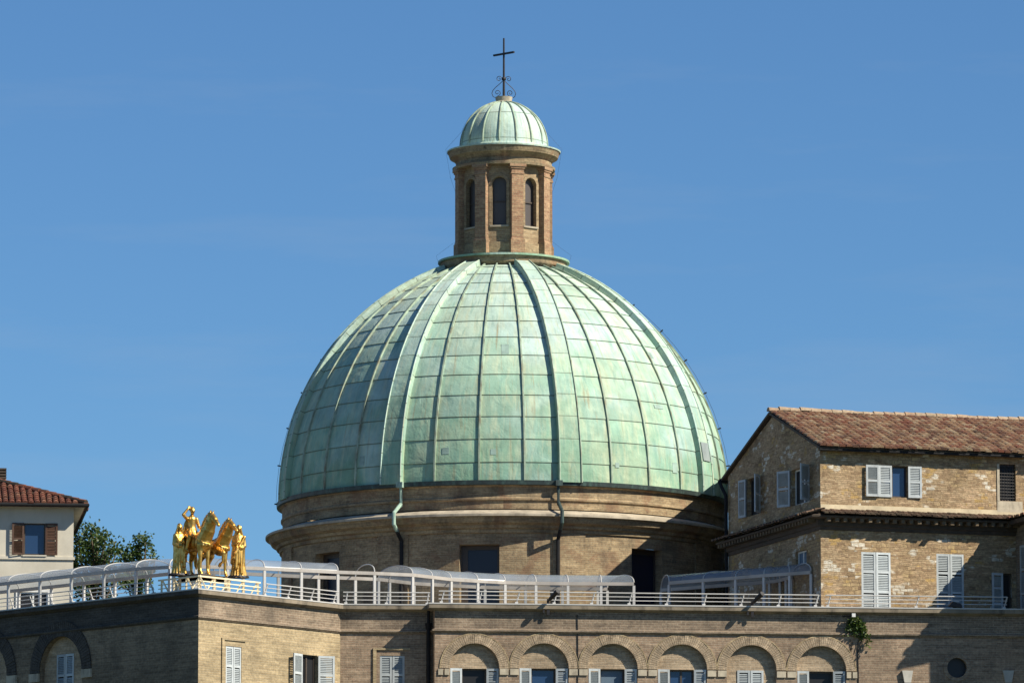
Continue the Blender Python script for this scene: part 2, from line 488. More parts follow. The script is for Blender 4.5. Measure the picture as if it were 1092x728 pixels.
def mat_patina(name, seam=True, dark=1.0):
    """verdigris sheets: uv.x counts panels, uv.y counts courses"""
    t = NT(name); uv = t.uv(); x, y, z = t.sep(uv)
    fx, fy = t.math('FLOOR', x), t.math('FLOOR', y)
    r1, rc = t.white(t.comb(fx, fy, 1.5))
    r2, _ = t.white(t.comb(fx, fy, 7.5))
    o = t.obj()
    base = t.ramp(r1, [(0.0, (0.29,0.53,0.39,1)), (0.3, (0.38,0.60,0.46,1)), (0.55, (0.48,0.65,0.46,1)), (0.8, (0.42,0.60,0.56,1)), (1.0, (0.55,0.66,0.45,1))])
    base = t.mix(0.4, base, (0.44,0.61,0.48,1))
    # older, deeper green towards the springing
    deep = t.rng(t.math('ADD', y, t.math('MULTIPLY', t.noise(o, 0.5, 3), 3.0)), 1.0, 9.5, 1.0, 0.0)
    base = t.mix(t.math('MULTIPLY', deep, 0.85, True), base, (0.135,0.36,0.215,1))
    base = t.mix(t.rng(y, 7.0, 13.0, 0.0, 0.45), base, (0.50,0.64,0.58,1))
    drift = t.noise(o, 0.28, 3, 0.5, 0.5)
    base = t.mix(t.rng(drift, 0.5, 0.66, 0.0, 0.65), base, (0.46,0.62,0.60,1))
    base = t.mix(t.rng(drift, 0.46, 0.34, 0.0, 0.4), base, (0.50,0.60,0.38,1))
    streak = t.noise(t.scale(uv, (6.0, 0.55, 1)), 1.0, 6, 0.65, 0.6)
    base = t.mix(t.rng(streak, 0.48, 0.7, 0.0, 0.6), base, (0.60,0.62,0.38,1))
    st2 = t.noise(t.scale(uv, (5.0, 0.6, 1), (9.1, 3.2, 0)), 1.0, 6, 0.7, 0.8)
    base = t.mix(t.rng(st2, 0.52, 0.72, 0.0, 0.7), base, (0.15,0.33,0.27,1))
    rust = t.noise(t.scale(uv, (9.0, 0.35, 1), (2.1, 8.2, 0)), 1.0, 5, 0.65, 0.4)
    base = t.mix(t.rng(rust, 0.58, 0.72, 0.0, 0.7), base, (0.36,0.25,0.11,1))
    blotch = t.noise(o, 1.7, 6, 0.65)
    base = t.mix(1.0, base, t.gray(t.rng(blotch, 0.3, 0.7, 0.84*dark, 1.12*dark)), 'MULTIPLY')
    base = t.mix(1.0, base, t.gray(t.rng(r2, 0.0, 1.0, 0.82, 0.98)), 'MULTIPLY')
    fx2 = t.math('FRACT', x); dx = t.math('MINIMUM', fx2, t.math('SUBTRACT', 1.0, fx2))
    sd = t.math('MULTIPLY', t.rng(dx, 0.0, 0.16, 1.0, 0.0), t.rng(t.noise(t.scale(uv, (1.3, 0.4, 1), (3.7, 1.1, 0)), 1.0, 5, 0.65), 0.45, 0.65, 0.0, 0.65))
    base = t.mix(sd, base, (0.25,0.23,0.11,1))
    # lapped joints between courses
    fr = t.math('FRACT', y)
    d = t.math('MINIMUM', fr, t.math('SUBTRACT', 1.0, fr))
    wob = t.math('ADD', d, t.math('MULTIPLY', t.math('SUBTRACT', t.noise(uv, 2.0, 3), 0.5), 0.02))
    base = t.mix(t.rng(wob, 0.010, 0.032, 0.72, 0.0), base, (0.10,0.13,0.085,1))
    hsv = t.n.new('ShaderNodeHueSaturation'); hsv.inputs['Saturation'].default_value = 0.86; t.link(base, hsv.inputs['Color'])
    t.col(hsv.outputs[0]).rough(t.rng(blotch, 0.3, 0.7, 0.82, 0.62))
    t.b.inputs["Specular IOR Level"].default_value = 0.35
    h = t.math('ADD', t.noise(o, 1.3, 3, 0.5, 1.2), t.math('MULTIPLY', t.noise(o, 4.5, 4, 0.6, 1.0), 0.35))
    t.bump(h, 0.38, 0.09)
    return t.m
M['patina'] = mat_patina("copper_patina")
M['patina_rib'] = mat_patina("copper_patina_rib")
M['seam'] = mat_plain("copper_standing_seam", (0.30,0.38,0.29,1), 0.7, 0.35, sc=2, dirt=(0.17,0.11,0.055,1), dirt_amt=0.75)
M['patch'] = mat_plain("lead_patch", (0.27,0.38,0.33,1), 0.6, 0.3, sc=2)
M['hatch'] = mat_plain("grey_hatch_metal", (0.25,0.29,0.28,1), 0.6, 0.15, sc=2)

def mat_rubble():
    t = NT("rubble_masonry"); uv = t.uv()
    w1 = t.n.new("ShaderNodeTexNoise"); t.link(uv, w1.inputs["Vector"]); w1.inputs["Scale"].default_value = 2.6; w1.inputs["Detail"].default_value = 3
    wv = t.n.new("ShaderNodeVectorMath"); wv.operation = 'MULTIPLY_ADD'; t.link(w1.outputs["Color"], wv.inputs[0]); wv.inputs[1].default_value = (0.26,0.16,0); t.link(uv, wv.inputs[2])
    def blocks(wd, ht, mort, off):
        b = t.n.new("ShaderNodeTexBrick"); t.link(t.scale(wv.outputs[0], (1,1,1), off), b.inputs["Vector"]); b.inputs["Scale"].default_value = 1; b.inputs["Brick Width"].default_value = wd; b.inputs["Row Height"].default_value = ht
        b.inputs["Mortar Size"].default_value = mort; b.inputs["Mortar Smooth"].default_value = 0.3; b.offset_frequency = 2; b.squash = 1.3; b.squash_frequency = 3
        b.inputs["Color1"].default_value = (0,0,0,1); b.inputs["Color2"].default_value = (1,1,1,1); b.inputs["Mortar"].default_value = (0.5,0.5,0.5,1)
        return b
    st = blocks(0.27, 0.135, 0.014, (0.3,0.7,0)); br = blocks(0.25, 0.07, 0.008, (5.3,2.7,0))
    stone = t.ramp(st.outputs["Color"], [(0.0,(0.21,0.135,0.075,1)),(0.3,(0.31,0.21,0.115,1)),(0.6,(0.39,0.275,0.15,1)),(0.85,(0.45,0.325,0.175,1)),(1.0,(0.48,0.35,0.18,1))])
    brick = t.ramp(br.outputs["Color"], [(0.0,(0.29,0.19,0.11,1)),(0.4,(0.37,0.26,0.15,1)),(0.75,(0.45,0.33,0.20,1)),(1.0,(0.48,0.33,0.20,1))])
    zone = t.rng(t.noise(uv, 0.8, 5, 0.6), 0.40, 0.5, 0.0, 1.0)
    c = t.mix(zone, stone, brick)
    gap = t.math('ADD', t.math('MULTIPLY', st.outputs["Fac"], t.math('SUBTRACT', 1.0, zone)), t.math('MULTIPLY', br.outputs["Fac"], t.math('MULTIPLY', zone, 0.6)))
    c = t.mix(t.math('MULTIPLY', gap, 0.6), c, (0.17,0.115,0.07,1))
    wz = t.noise(t.scale(uv, (0.8, 1.5, 1), (3.3, 7.7, 0)), 1.0, 2, 0.5)
    wm = t.math('MULTIPLY', t.rng(wz, 0.56, 0.6, 0, 1), t.rng(st.outputs["Color"], 0.35, 0.42, 0, 1))
    wm = t.math('MULTIPLY', wm, t.math('SUBTRACT', 1.0, st.outputs["Fac"]))
    c = t.mix(t.math('MULTIPLY', wm, 0.92), c, (0.66,0.61,0.51,1))
    oz = t.noise(t.scale(uv, (1.0, 1.4, 1), (13.3, 1.7, 0)), 0.9, 2, 0.5)
    om = t.math('MULTIPLY', t.rng(oz, 0.57, 0.61, 0, 1), t.rng(st.outputs["Color"], 0.5, 0.6, 0, 1))
    c = t.mix(t.math('MULTIPLY', om, 0.8), c, (0.45,0.29,0.10,1))
    f = t.noise(uv, 8, 5, 0.7)
    c = t.mix(1.0, c, t.gray(t.rng(f, 0.3, 0.7, 0.66, 1.28)), 'MULTIPLY')
    c = t.mix(1.0, c, t.gray(t.rng(t.noise(uv, 0.5, 6, 0.65), 0.3, 0.7, 0.72, 1.15)), 'MULTIPLY')
    t.col(c).rough(0.95)
    t.bump(t.math('SUBTRACT', f, t.math('MULTIPLY', gap, 0.9)), 0.7, 0.03)
    return t.m
M['rubble'] = mat_rubble()
def mat_tile(name, stops, moss):
    t = NT(name); x, y, z = t.sep(t.uv())
    r, c3 = t.white(t.comb(x, y, 0.3))
    c = t.ramp(r, stops)
    c = t.mix(t.math('LESS_THAN', t.math('FRACT', y), 0.4), c, (0.045,0.032,0.022,1))  # trough tiles: moss and the shadow between covers, both put into the colour
    o = t.obj()
    c = t.mix(t.rng(t.noise(o, 1.1, 5, 0.6), 0.5, 0.7, 0, moss), c, (0.11,0.095,0.06,1))
    c = t.mix(1.0, c, t.gray(t.rng(t.noise(o, 9, 4, 0.6), 0.3, 0.7, 0.7, 1.2)), 'MULTIPLY')
    t.col(c).rough(0.9); t.bump(t.noise(o, 12, 4), 0.2, 0.02)
    return t.m
M['tile_old'] = mat_tile("old_roof_tile", [(0.0,(0.10,0.055,0.035,1)),(0.2,(0.21,0.065,0.036,1)),(0.42,(0.24,0.13,0.075,1)),(0.62,(0.31,0.20,0.115,1)),(0.82,(0.42,0.32,0.20,1)),(1.0,(0.18,0.055,0.032,1))], 0.5)
M['tile_ridge'] = mat_tile("old_ridge_tile", [(0.0,(0.33,0.25,0.17,1)),(0.5,(0.42,0.33,0.23,1)),(1.0,(0.30,0.19,0.12,1))], 0.3)
M['tile_dark'] = mat_tile("dark_ledge_tile", [(0.0,(0.07,0.045,0.03,1)),(0.5,(0.13,0.08,0.05,1)),(1.0,(0.20,0.12,0.08,1))], 0.6)
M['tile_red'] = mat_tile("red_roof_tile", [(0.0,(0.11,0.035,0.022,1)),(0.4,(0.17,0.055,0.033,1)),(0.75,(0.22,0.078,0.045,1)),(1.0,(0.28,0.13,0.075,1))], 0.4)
def mat_leaf(name, stops):
    t = NT(name); x, y, z = t.sep(t.uv())
    r, _ = t.white(t.comb(x, y, 0.9))
    t.col(t.ramp(r, stops)).rough(0.55)
    tl = t.n.new("ShaderNodeBsdfTranslucent"); tl.inputs[0].default_value = (0.09,0.16,0.02,1)
    mx = t.n.new("ShaderNodeMixShader"); mx.inputs[0].default_value = 0.25
    t.link(t.b.outputs[0], mx.inputs[1]); t.link(tl.outputs[0], mx.inputs[2]); t.link(mx.outputs[0], t.out.inputs[0])
    return t.m
M['leaf'] = mat_leaf("tree_leaf", [(0.0,(0.022,0.05,0.014,1)),(0.5,(0.05,0.095,0.026,1)),(1.0,(0.10,0.14,0.04,1))])
M['leaf_wall'] = mat_leaf("wall_plant_leaf", [(0.0,(0.025,0.06,0.012,1)),(0.6,(0.06,0.11,0.025,1)),(1.0,(0.14,0.15,0.035,1))])
M['bark'] = mat_plain("bark", (0.10,0.075,0.05,1), 0.95, 0.3, sc=4, bump=0.4)
def mat_ground():
    t = NT("ground_earth_and_grass"); o = t.obj()
    c = t.ramp(t.noise(o, 0.05, 8, 0.65), [(0.35,(0.04,0.06,0.025,1)),(0.55,(0.07,0.075,0.04,1)),(0.7,(0.11,0.10,0.075,1))])
    t.col(c).rough(0.95); t.bump(t.noise(o, 1.0, 6), 0.3, 0.1)
    return t.m
M['ground'] = mat_ground()

# ------------------------------------------------------------------ ground: flat street, rising behind the buildings
def ground_z(x, y):
    t = min(1.0, max(0.0, (y - 217.0) / 18.0)); return 13.0 * t * t * (3 - 2*t)
def build_ground():
    ys = [-3000,-800,-200,0,100,180,205] + [214 + 3*k for k in range(9)] + [260,320,500,1000,2500,6000]
    xs = [-5000,-1500,-500,-200,-100,-60,-30,-10,10,30,60,100,200,500,1500,5000]
    mb = MB(); n = len(xs)
    vs = [(x, y, ground_z(x, y)) for y in ys for x in xs]
    fs = [[j*n+i, j*n+i+1, (j+1)*n+i+1, (j+1)*n+i] for j in range(len(ys)-1) for i in range(n-1)]
    mb.add(vs, fs)
    tag(mb.build("ground", M['ground'], None, I4, True), kind="structure")
build_ground()

# ------------------------------------------------------------------ shutters and windows
_cache = {}
def leaf_mesh(wd, ht, mat, rails):
    key = (round(wd, 2), round(ht, 2), mat.name, rails)
    if key in _cache: return _cache[key]
    mb = MB(); th = 0.045; st = min(0.075, wd*0.17)
    mb.box(0, st, 0, th, 0, ht); mb.box(wd-st, wd, 0, th, 0, ht)
    zs = [0.0] + [ht*(k+1)/(rails+1) for k in range(rails)] + [ht]
    for i, z in enumerate(zs):
        a = z if i == 0 else (z - 0.085 if i == len(zs)-1 else z - 0.04)
        mb.box(st, wd-st, 0.003, th-0.003, a, a + 0.085)
    mb.alt = (len(mb.f), M['slat']) if mat is M['shutter'] else None
    z = 0.09
    while z < ht - 0.12:
        if all(abs(z + 0.03 - q) > 0.07 for q in zs[1:-1]):
            mb.add([(st,0.008,z),(wd-st,0.008,z),(wd-st,0.036,z+0.055),(st,0.036,z+0.055),(st,0.014,z-0.004),(wd-st,0.014,z-0.004),(wd-st,0.042,z+0.051),(st,0.042,z+0.051)],
                   [(0,1,2,3),(7,6,5,4),(0,4,5,1),(2,6,7,3)])
        z += 0.062
    _cache[key] = mb.mesh("shutter", mat); return _cache[key]
def leaf(parent, F, s, y, z, wd, ht, mat, ang, right=False, rails=1):
    o = bpy.data.objects.new("shutter", leaf_mesh(wd, ht, mat, rails))
    Wm = F.M @ T(s, y, z) @ (RZ(math.pi + R(ang)) if right else RZ(-R(ang)))
    if right and ang == 0: Wm = F.M @ T(s - wd, y, z)
    return link(o, parent, Wm)
def window(parent, F, s0, s1, z0, z1, y, glass, frame, shut=None, lw=None, left=None, right=None, ys=-0.05, rails=1, bars=1, arch=False, name="window"):
    """frame (part) with pane and shutter sub-parts; left/right = opening angle of each leaf"""
    fw = 0.06; mb = MB()
    mb.box(s0, s0+fw, y, y+0.07, z0, z1); mb.box(s1-fw, s1, y, y+0.07, z0, z1)
    mb.box(s0+fw, s1-fw, y+0.002, y+0.068, z1-fw, z1); mb.box(s0+fw, s1-fw, y+0.002, y+0.068, z0, z0+fw)
    if bars:
        mid = (s0+s1)/2; mb.box(mid-0.035, mid+0.035, y-0.005, y+0.06, z0+fw, z1-fw)
    fo = mb.build(name, frame, parent, F.M)
    pm = MB(); pm.box(s0+fw*0.5, s1-fw*0.5, y+0.035, y+0.045, z0+fw*0.5, z1-fw*0.5)
    pm.build("pane", glass, fo, F.M)
    if shut:
        lw = lw or (s1-s0)/2 - 0.01
        if left is not None: leaf(fo, F, s0, ys, z0, lw, z1-z0, shut, left, False, rails)
        if right is not None: leaf(fo, F, s1, ys, z0, lw, z1-z0, shut, right, True, rails)
    return fo
def rect(s0, s1, z0, z1): return [(s0,z0),(s1,z0),(s1,z1),(s0,z1)]
def archpoly(c, r, zs, zb, n=28):
    pts = [(c-r, zb), (c+r, zb)]
    for k in range(n+1):
        a = math.pi*k/n; pts.append((c + r*math.cos(a), zs + r*math.sin(a)))
    return pts

# ------------------------------------------------------------------ MUSEUM: the long brick building with the roof terrace
zc = P(212, 626.5, 205.0).z                 # top of parapet
K0, K1 = AZ(0, 650.1, zc), AZ(212, 626.5, zc)
K2, K3 = AZ(363, 642.8, zc), AZ(461.5, 643.4, zc)
D0, D1 = AZ(463.5, 641.6, zc), AZ(1092, 648.2, zc)
FA, FB, FC, FD = Frame(K0, K1), Frame(K1, K2), Frame(K2, K3), Frame(D0, D1)
zp = zc - 0.06                               # walls stop under the coping
museum = thing("brick_building", (FB.w(4, 8).x, FB.w(4, 8).y, 0), "long tan brick building with arched windows and a roof terrace, in front of the dome", "building")
def facade(F, s0, s1, holes, depth, mat, split_z, top=None):
    """wall below the string course and weathered frieze above it"""
    mb = MB(); mb.sheet(rect(s0, s1, 0, split_z), holes, 0.0, depth)
    mb.build("wall", mat, museum, F.M)
    fr = MB(); fr.add([(s0,0,split_z),(s1,0,split_z),(s1,0,zp),(s0,0,zp)], [(0,1,2,3)])
    fr.build("parapet", top or M['brick_frieze'], museum, F.M)
zstr = FD.px(780, 675.5)[1]                  # string course level
def voussoir(F, c, r0, r1, zs, proud=0.028, mat=None):
    mb = MB(); n = 44
    for k in range(n):
        a0, a1 = math.pi*k/n, math.pi*(k+1)/n
        jit = rnd.uniform(-0.006, 0.006); g = 0.06*(a1-a0)
        p = [(c+r*math.cos(a), -proud+jit, zs+r*math.sin(a)) for r, a in ((r0,a0+g),(r1,a0+g),(r1,a1-g),(r0,a1-g))]
        q = [(x, 0.02, z) for x, y, z in p]
        u0 = k*0.31
        uvs = [[(u0, 0),(u0, r1-r0),(u0+0.1, r1-r0),(u0+0.1, 0)]] + [[(u0,0),(u0,.1),(u0+.1,.1),(u0+.1,0)]]*4
        mb.add(p+q, [(0,1,2,3),(0,4,5,1),(1,5,6,2),(2,6,7,3),(3,7,4,0)], uvs)
    return mb.build("arch_ring", mat or M['brick_bay'], museum, F.M)
def hood(F, c, r, zs):
    mb = MB(); n = 40
    for k in range(n):
        a0, a1 = math.pi*k/n, math.pi*(k+1)/n
        p = [(c+q*math.cos(a), -0.033, zs+q*math.sin(a)) for q, a in ((r,a0),(r+0.04,a0),(r+0.04,a1),(r,a1))]
        mb.add(p+[(x, 0.02, z) for x, y, z in p], [(0,1,2,3),(1,5,6,2),(3,7,4,0),(0,4,5,1),(2,6,7,3)])
    return mb

# --- front D: six blind arches
holesD = []; archesD = []
for u, vs_ in ((506,712),(580,712),(653.5,712.5),(727.5,713.2),(801.5,714),(876,715)):
    sc_, zs = FD.px(u, vs_)
    r = FD.px(u+26.3, vs_)[0] - sc_; Rr = FD.px(u+36, vs_)[0] - sc_
    archesD.append((sc_, zs, r, Rr))
    holesD.append(archpoly(sc_, r, zs, 13.0))
so_, zo_ = FD.px(1020.5, 711.5); ro = 0.36
oc = [(so_+ro*math.cos(2*math.pi*k/32), zo_+ro*math.sin(2*math.pi*k/32)) for k in range(32)]
lowarch = []
for u in (967.5, 1075):
    s_, z_ = FD.px(u, 727)
    lowarch.append((s_, z_)); 
facade(FD, 0.0, 27.0, holesD + [oc] + [archpoly(s_, 0.55, z_-0.55, 13.0) for s_, z_ in lowarch], 0.19, M['brick'], zstr)
panes = ['glass_black','glass_blue','blind','glass_blue',None,'glass_black']
for i, (c, zs, r, Rr) in enumerate(archesD):
    u0, u1 = c-0.45, c+0.45
    if i == 4: u0, u1 = c-0.5, c+0.46
    wz1 = zs + 0.0; wz0 = wz1 - 2.0
    ty = MB(); ty.sheet([(c+(x-c)*1.004, z) for x, z in archpoly(c, r, zs, 13.0)], [rect(u0, u1, wz0, wz1)], 0.185, 0.2)
    ty.build("tympanum", M['tympanum'], museum, FD.M)
    if i == 4:
        window(museum, FD, u0, u1, wz0, wz1, 0.32, M['glass_black'], M['frame_dark'], M['shutter'], None, 0, 0, 0.155, 1)
    else:
        window(museum, FD, u0, u1, wz0, wz1, 0.32, M[panes[i]], M['frame_dark'], M['shutter'], 0.44, 172 if i % 2 else 170, 166 if i % 2 else 168, 0.13, 1, bars=(i == 3))
    voussoir(FD, c, r+0.003, Rr, zs, 0.028, M['tympanum'])
    hood(FD, c, Rr+0.004, zs).build("hood_mould", M['brick_bay'], museum, FD.M)
imp = []
cs = [a[0] for a in archesD]
for i in range(len(cs)+1):
    a = (cs[i-1] + archesD[i-1][2] + 0.02) if i else cs[0]-archesD[0][2]-0.42
    b = (cs[i] - archesD[i][2] - 0.02) if i < len(cs) else cs[-1]+archesD[-1][2]+0.4
    z = archesD[min(i, 5)][1]
    m = MB(); mid = (a+b)/2
    m.box(a, mid-0.03, -0.05, 0.02, z-0.25, z-0.03); m.box(mid+0.03, b, -0.05, 0.02, z-0.25, z-0.03)
    m.build("impost", M['impost'], museum, FD.M)
m = MB(); m.lathe([(ro+0.004,-0.03),(ro+0.13,-0.03),(ro+0.13,0.02)], 40, M=T(so_,0,zo_) @ Matrix.Rotation(R(-90),4,'X'))
m = MB()
for k in range(32):
    a0, a1 = 2*math.pi*k/32, 2*math.pi*(k+1)/32
    p = [(so_+q*math.cos(a), -0.03, zo_+q*math.sin(a)) for q, a in ((ro+.004,a0),(ro+.14,a0),(ro+.14,a1),(ro+.004,a1))]
    m.add(p+[(x,0.02,z) for x,y,z in p], [(0,1,2,3),(0,4,5,1),(1,5,6,2),(2,6,7,3),(3,7,4,0)])
m.build("oculus_surround", M['brick'], museum, FD.M)
m = MB(); m.prism([(x, z) for x, z in [(so_+(ro+.02)*math.cos(2*math.pi*k/32), zo_+(ro+.02)*math.sin(2*math.pi*k/32)) for k in range(32)]], 0.18, 0.2)
m.build("oculus_pane", M['glass_black'], museum, FD.M)
for s_, z_ in lowarch:
    m = MB(); m.prism([(x, z) for x, z in archpoly(s_, 0.56, z_-0.55, 13.0)], 0.18, 0.22); m.build("doorway_infill", M['frame_dark'], museum, FD.M)
    m = MB(); m.prism([(s_-0.12,z_-0.02),(s_+0.12,z_-0.02),(s_+0.20,z_+0.42),(s_-0.20,z_+0.42)], -0.12, 0.03); m.build("keystone", M['keystone'], museum, FD.M)

# --- bay B (sunlit) and C
def shuttered(F, u0, u1, v1, glass, left, right, surround=None, lw=None, y=0.13, mat='shutter', ht=2.1, hole_list=None, ys=0.0, rails=2):
    s0, z1 = F.px(u0, v1); s1 = F.px(u1, v1)[0]
    return (s0, s1, z1-ht, z1, glass, left, right, lw, y, ys, rails)
wB = [shuttered(FB, 241, 257.6, 688, 'glass_black', 0, 0), shuttered(FB, 320.5, 338.5, 697, 'glass_black', 168, 150, lw=0.62)]
wC = [shuttered(FC, 405.2, 431.5, 698.5, 'glass_black', 0, 0)]
def place_windows(F, ws):
    for (s0,s1,z0,z1,g,l,r_,lw,y,ys,rails) in ws:
        window(museum, F, s0, s1, z0, z1, y, M[g], M['frame_dark'], M['shutter'], lw, l, r_, -0.05 if l else 0.02, rails)
facade(FB, 0, FB.L, [rect(w_[0], w_[1], w_[2], w_[3]) for w_ in wB], 0.25, M['brick_bay'], zstr)
facade(FC, 0, FC.L, [rect(w_[0], w_[1], w_[2], w_[3]) for w_ in wC], 0.25, M['brick'], zstr)
place_windows(FB, wB); place_windows(FC, wC)
for F, w_ in ((FB, wB[0]), (FC, wC[0])):
    m = MB(); s0, s1, z0, z1 = w_[:4]
    m.box(s0-0.25, s0-0.13, -0.05, 0.02, z0, z1+0.2); m.box(s0-0.25, s1+0.2, -0.05, 0.02, z1+0.2, z1+0.27)
    m.build("window_surround", M['brick_bay'], museum, F.M)
# --- wall A (shaded): two big arches
archA = []
for u, v in ((65.0, 715.0), (-14.0, 722.0)):
    sc_, zs = FA.px(u, v); archA.append((sc_, zs))
rA = 1.25; RA = 1.80
facade(FA, -26.0, FA.L, [archpoly(c, rA, zs, 10.0) for c, zs in archA], 0.22, M['brick_grime_shade'], zstr, M['brick_soot_shade'])
for c, zs in archA:
    wz1 = zs + 0.62; a, b = c-0.5, c+0.5
    ty = MB(); ty.sheet([(c+(x-c)*1.003, z) for x, z in archpoly(c, rA, zs, 10.0)], [rect(a, b, wz1-2.3, wz1)], 0.215, 0.2)
    ty.build("tympanum", M['tympanum'], museum, FA.M)
    window(museum, FA, a, b, wz1-2.3, wz1, 0.36, M['glass_black'], M['frame_dark'], M['shutter'], None, 0, 0, 0.19, 2)
    voussoir(FA, c, rA+0.003, RA, zs, 0.05, M['brick_soot_shade'])
    for sg in (-1, 1):
        m = MB(); m.box(min(c+sg*(rA+.02), c+sg*(RA+.02)), max(c+sg*(rA+.02), c+sg*(RA+.02)), -0.08, 0.02, zs-0.32, zs-0.02); m.build("impost", M['impost'], museum, FA.M)
# --- coping, flashing and string course run round every face
A_far = FA.w(-26, 0); D_far = FD.w(27.0, 0)
path = [A_far, K1, K2, Vector((K3.x, K3.y, 0)), D0, D_far]
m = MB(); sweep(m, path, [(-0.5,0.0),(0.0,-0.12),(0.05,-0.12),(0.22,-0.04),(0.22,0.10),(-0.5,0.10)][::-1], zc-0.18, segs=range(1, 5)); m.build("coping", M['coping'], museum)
m = MB(); sweep(m, path, [(-0.5,0.0),(0.0,-0.12),(0.05,-0.12),(0.22,-0.04),(0.22,0.10),(-0.5,0.10)][::-1], zc-0.18, segs=[0]); m.build("coping", M['brick_soot_shade'], museum)
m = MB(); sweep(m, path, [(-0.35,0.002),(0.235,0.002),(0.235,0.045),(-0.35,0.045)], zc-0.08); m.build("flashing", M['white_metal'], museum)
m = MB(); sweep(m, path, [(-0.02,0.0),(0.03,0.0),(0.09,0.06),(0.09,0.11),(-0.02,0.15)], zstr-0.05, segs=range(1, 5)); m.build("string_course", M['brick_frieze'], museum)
m = MB(); sweep(m, path, [(-0.02,0.0),(0.03,0.0),(0.09,0.06),(0.09,0.11),(-0.02,0.15)], zstr-0.05, segs=[0]); m.build("string_course", M['brick_soot_shade'], museum)
# --- rest of the shell: back walls and terrace floor, a metre below the parapet
zf = zc - 1.05
back = [Vector((-33, 229.6)), Vector((24.0, 229.6))]
foot = [A_far.xy, K1.xy, K2.xy, K3.xy, D0.xy, D_far.xy, back[1], back[0]]
inn = [(p.x, p.y) for p in foot]
m = MB(); tess = geometry.tessellate_polygon([[Vector((x, y, 0)) for x, y in inn]])
vs = [(x, y, zf) for x, y in inn]
m.add(vs, [list(t) for t in tess]); m.build("terrace_floor", M['roof_felt'], museum)
m = MB()
for a, b in ((D_far.xy, back[1]), (back[1], back[0]), (back[0], A_far.xy)):
    m.add([(a.x,a.y,0),(b.x,b.y,0),(b.x,b.y,zc-0.3),(a.x,a.y,zc-0.3)], [(0,1,2,3)])
m.build("rear_wall", M['brick'], museum)
m = MB(); m.add([(K3.x,K3.y,0),(D0.x,D0.y,0),(D0.x,D0.y,zp),(K3.x,K3.y,zp)], [(0,1,2,3)]); m.build("return_wall", M['brick'], museum)
for u_, va, vb in ((615.5, 655, 760), (914.5, 690, 760)):
    s_, za2 = FD.px(u_, va); m = MB(); m.tube([(s_,-0.02,za2),(s_+0.02,-0.02,za2-1.0),(s_+0.01,-0.02,za2-4)], 0.018, 5); m.build("wall_cable", M['dark_iron'], museum, FD.M)
# --- downpipe in the corner between C and D
m = MB(); pc = FC.w(FC.L-0.16, -0.09)
m.tube([(pc.x, pc.y, zc-0.25),(pc.x, pc.y, zc-0.9),(pc.x, pc.y, zc-1.0),(pc.x, pc.y, 1)], [0.05,0.05,0.075,0.075], 10); m.tube([(pc.x,pc.y,zc-0.72),(pc.x,pc.y,zc-0.95)], [0.13,0.08], 10)
m.build("downpipe", M['pipe_dark'], museum, smooth=False)

# ------------------------------------------------------------------ railing on the parapet
def railing(name, F, s0, s1, lean, label, mat, step=1.12):
    t = thing(name, F.w((s0+s1)/2, 0) + Vector((0,0,zc)), label, "railing", "metal railings along the terrace edge")
    top = 0.40
    for h in (0.13, 0.265, top):
        m = MB(); k = h/top
        m.tube([(s0, 0.12-lean[1]*k, zc+h), (s1, 0.12-lean[1]*k, zc+h)], 0.021 if h == top else 0.015, 6)
        m.build("rail", mat, t, F.M)
    n = max(1, int((s1-s0)/step))
    for i in range(n+1):
        s = s0 + 0.1 + (s1-s0-0.2)*i/n; m = MB()
        m.bar((s, 0.14, zc-0.01), (s+lean[0], 0.12-lean[1], zc+top+0.01), 0.045, 0.03)
        m.box(s-0.055, s+0.055, 0.07, 0.19, zc-0.012, zc+0.045)
        m.build("stanchion", mat, t, F.M)
    return t
railing("terrace_railing", FA, -10.0, FA.L-2.6, (0,0.17), "white railing of three bars on the shaded left parapet, below the glass canopy", M['white_metal'])
railing("terrace_railing", FB, 3.5, FB.L-0.15, (0,0.17), "white railing of three bars beside the cream trestle, on the sunlit bay's parapet", M['white_metal'])
railing("terrace_railing", FC, 0.1, FC.L-0.1, (0.06,0.14), "short white railing on the parapet above the single closed shutter by the black downpipe", M['white_metal'])
sR = FD.px(873, 646)[0]
railing("terrace_railing", FD, 0.15, sR, (0.10,0.14), "long white railing on the parapet above the row of arches", M['white_metal'], 1.38)
railing("terrace_railing", FD, sR+0.25, 21.0, (0.10,0.14), "white railing passing in front of the stone house's closed lower shutters", M['white_metal'], 3.2)

# ------------------------------------------------------------------ glass-vaulted walkway
zb = P(361, 609.8, 212.1).z
pts_uv = [(-60,629.0),(-25,625.3),(9,621.7),(42.7,617.9),(76,614),(110.8,610.2),(145,606.5),(181,604.4),(209,603.9),(243,604.6),(282,606.1),(321.4,608),(360.3,609.8),(399.4,611),(440,612.8),(461,615.2),(481,617.6),(509.5,619.3),(538.6,620.8),(571.5,621.6),(605.7,622),(641,622.2),(676,622.3),(713.5,621.4),(750,618.6),(784.5,616),(814.7,613.5),(842,611.6),(865,610.0)]
zb2 = P(865, 610.0, 214.0).z
front = [AZ(u, v, zb2 if i >= 23 else zb) for i, (u, v) in enumerate(pts_uv)]
rear = offset_path(front, 2.05)
H0 = P(875, 546, 213.2); Ht = Vector((0.956, 0.293, 0)).normalized(); Hn = Vector((-Ht.y, Ht.x, 0))
def gable_x(y): return H0.x + (y - H0.y) * (Hn.x/Hn.y)
for i, r_ in enumerate(rear):
    if i >= 23 and r_.x > gable_x(r_.y) - 0.2: rear[i] = Vector((gable_x(r_.y) - 0.2, r_.y + 0.25))
front2 = [Vector((p.x, p.y)) for p in front]
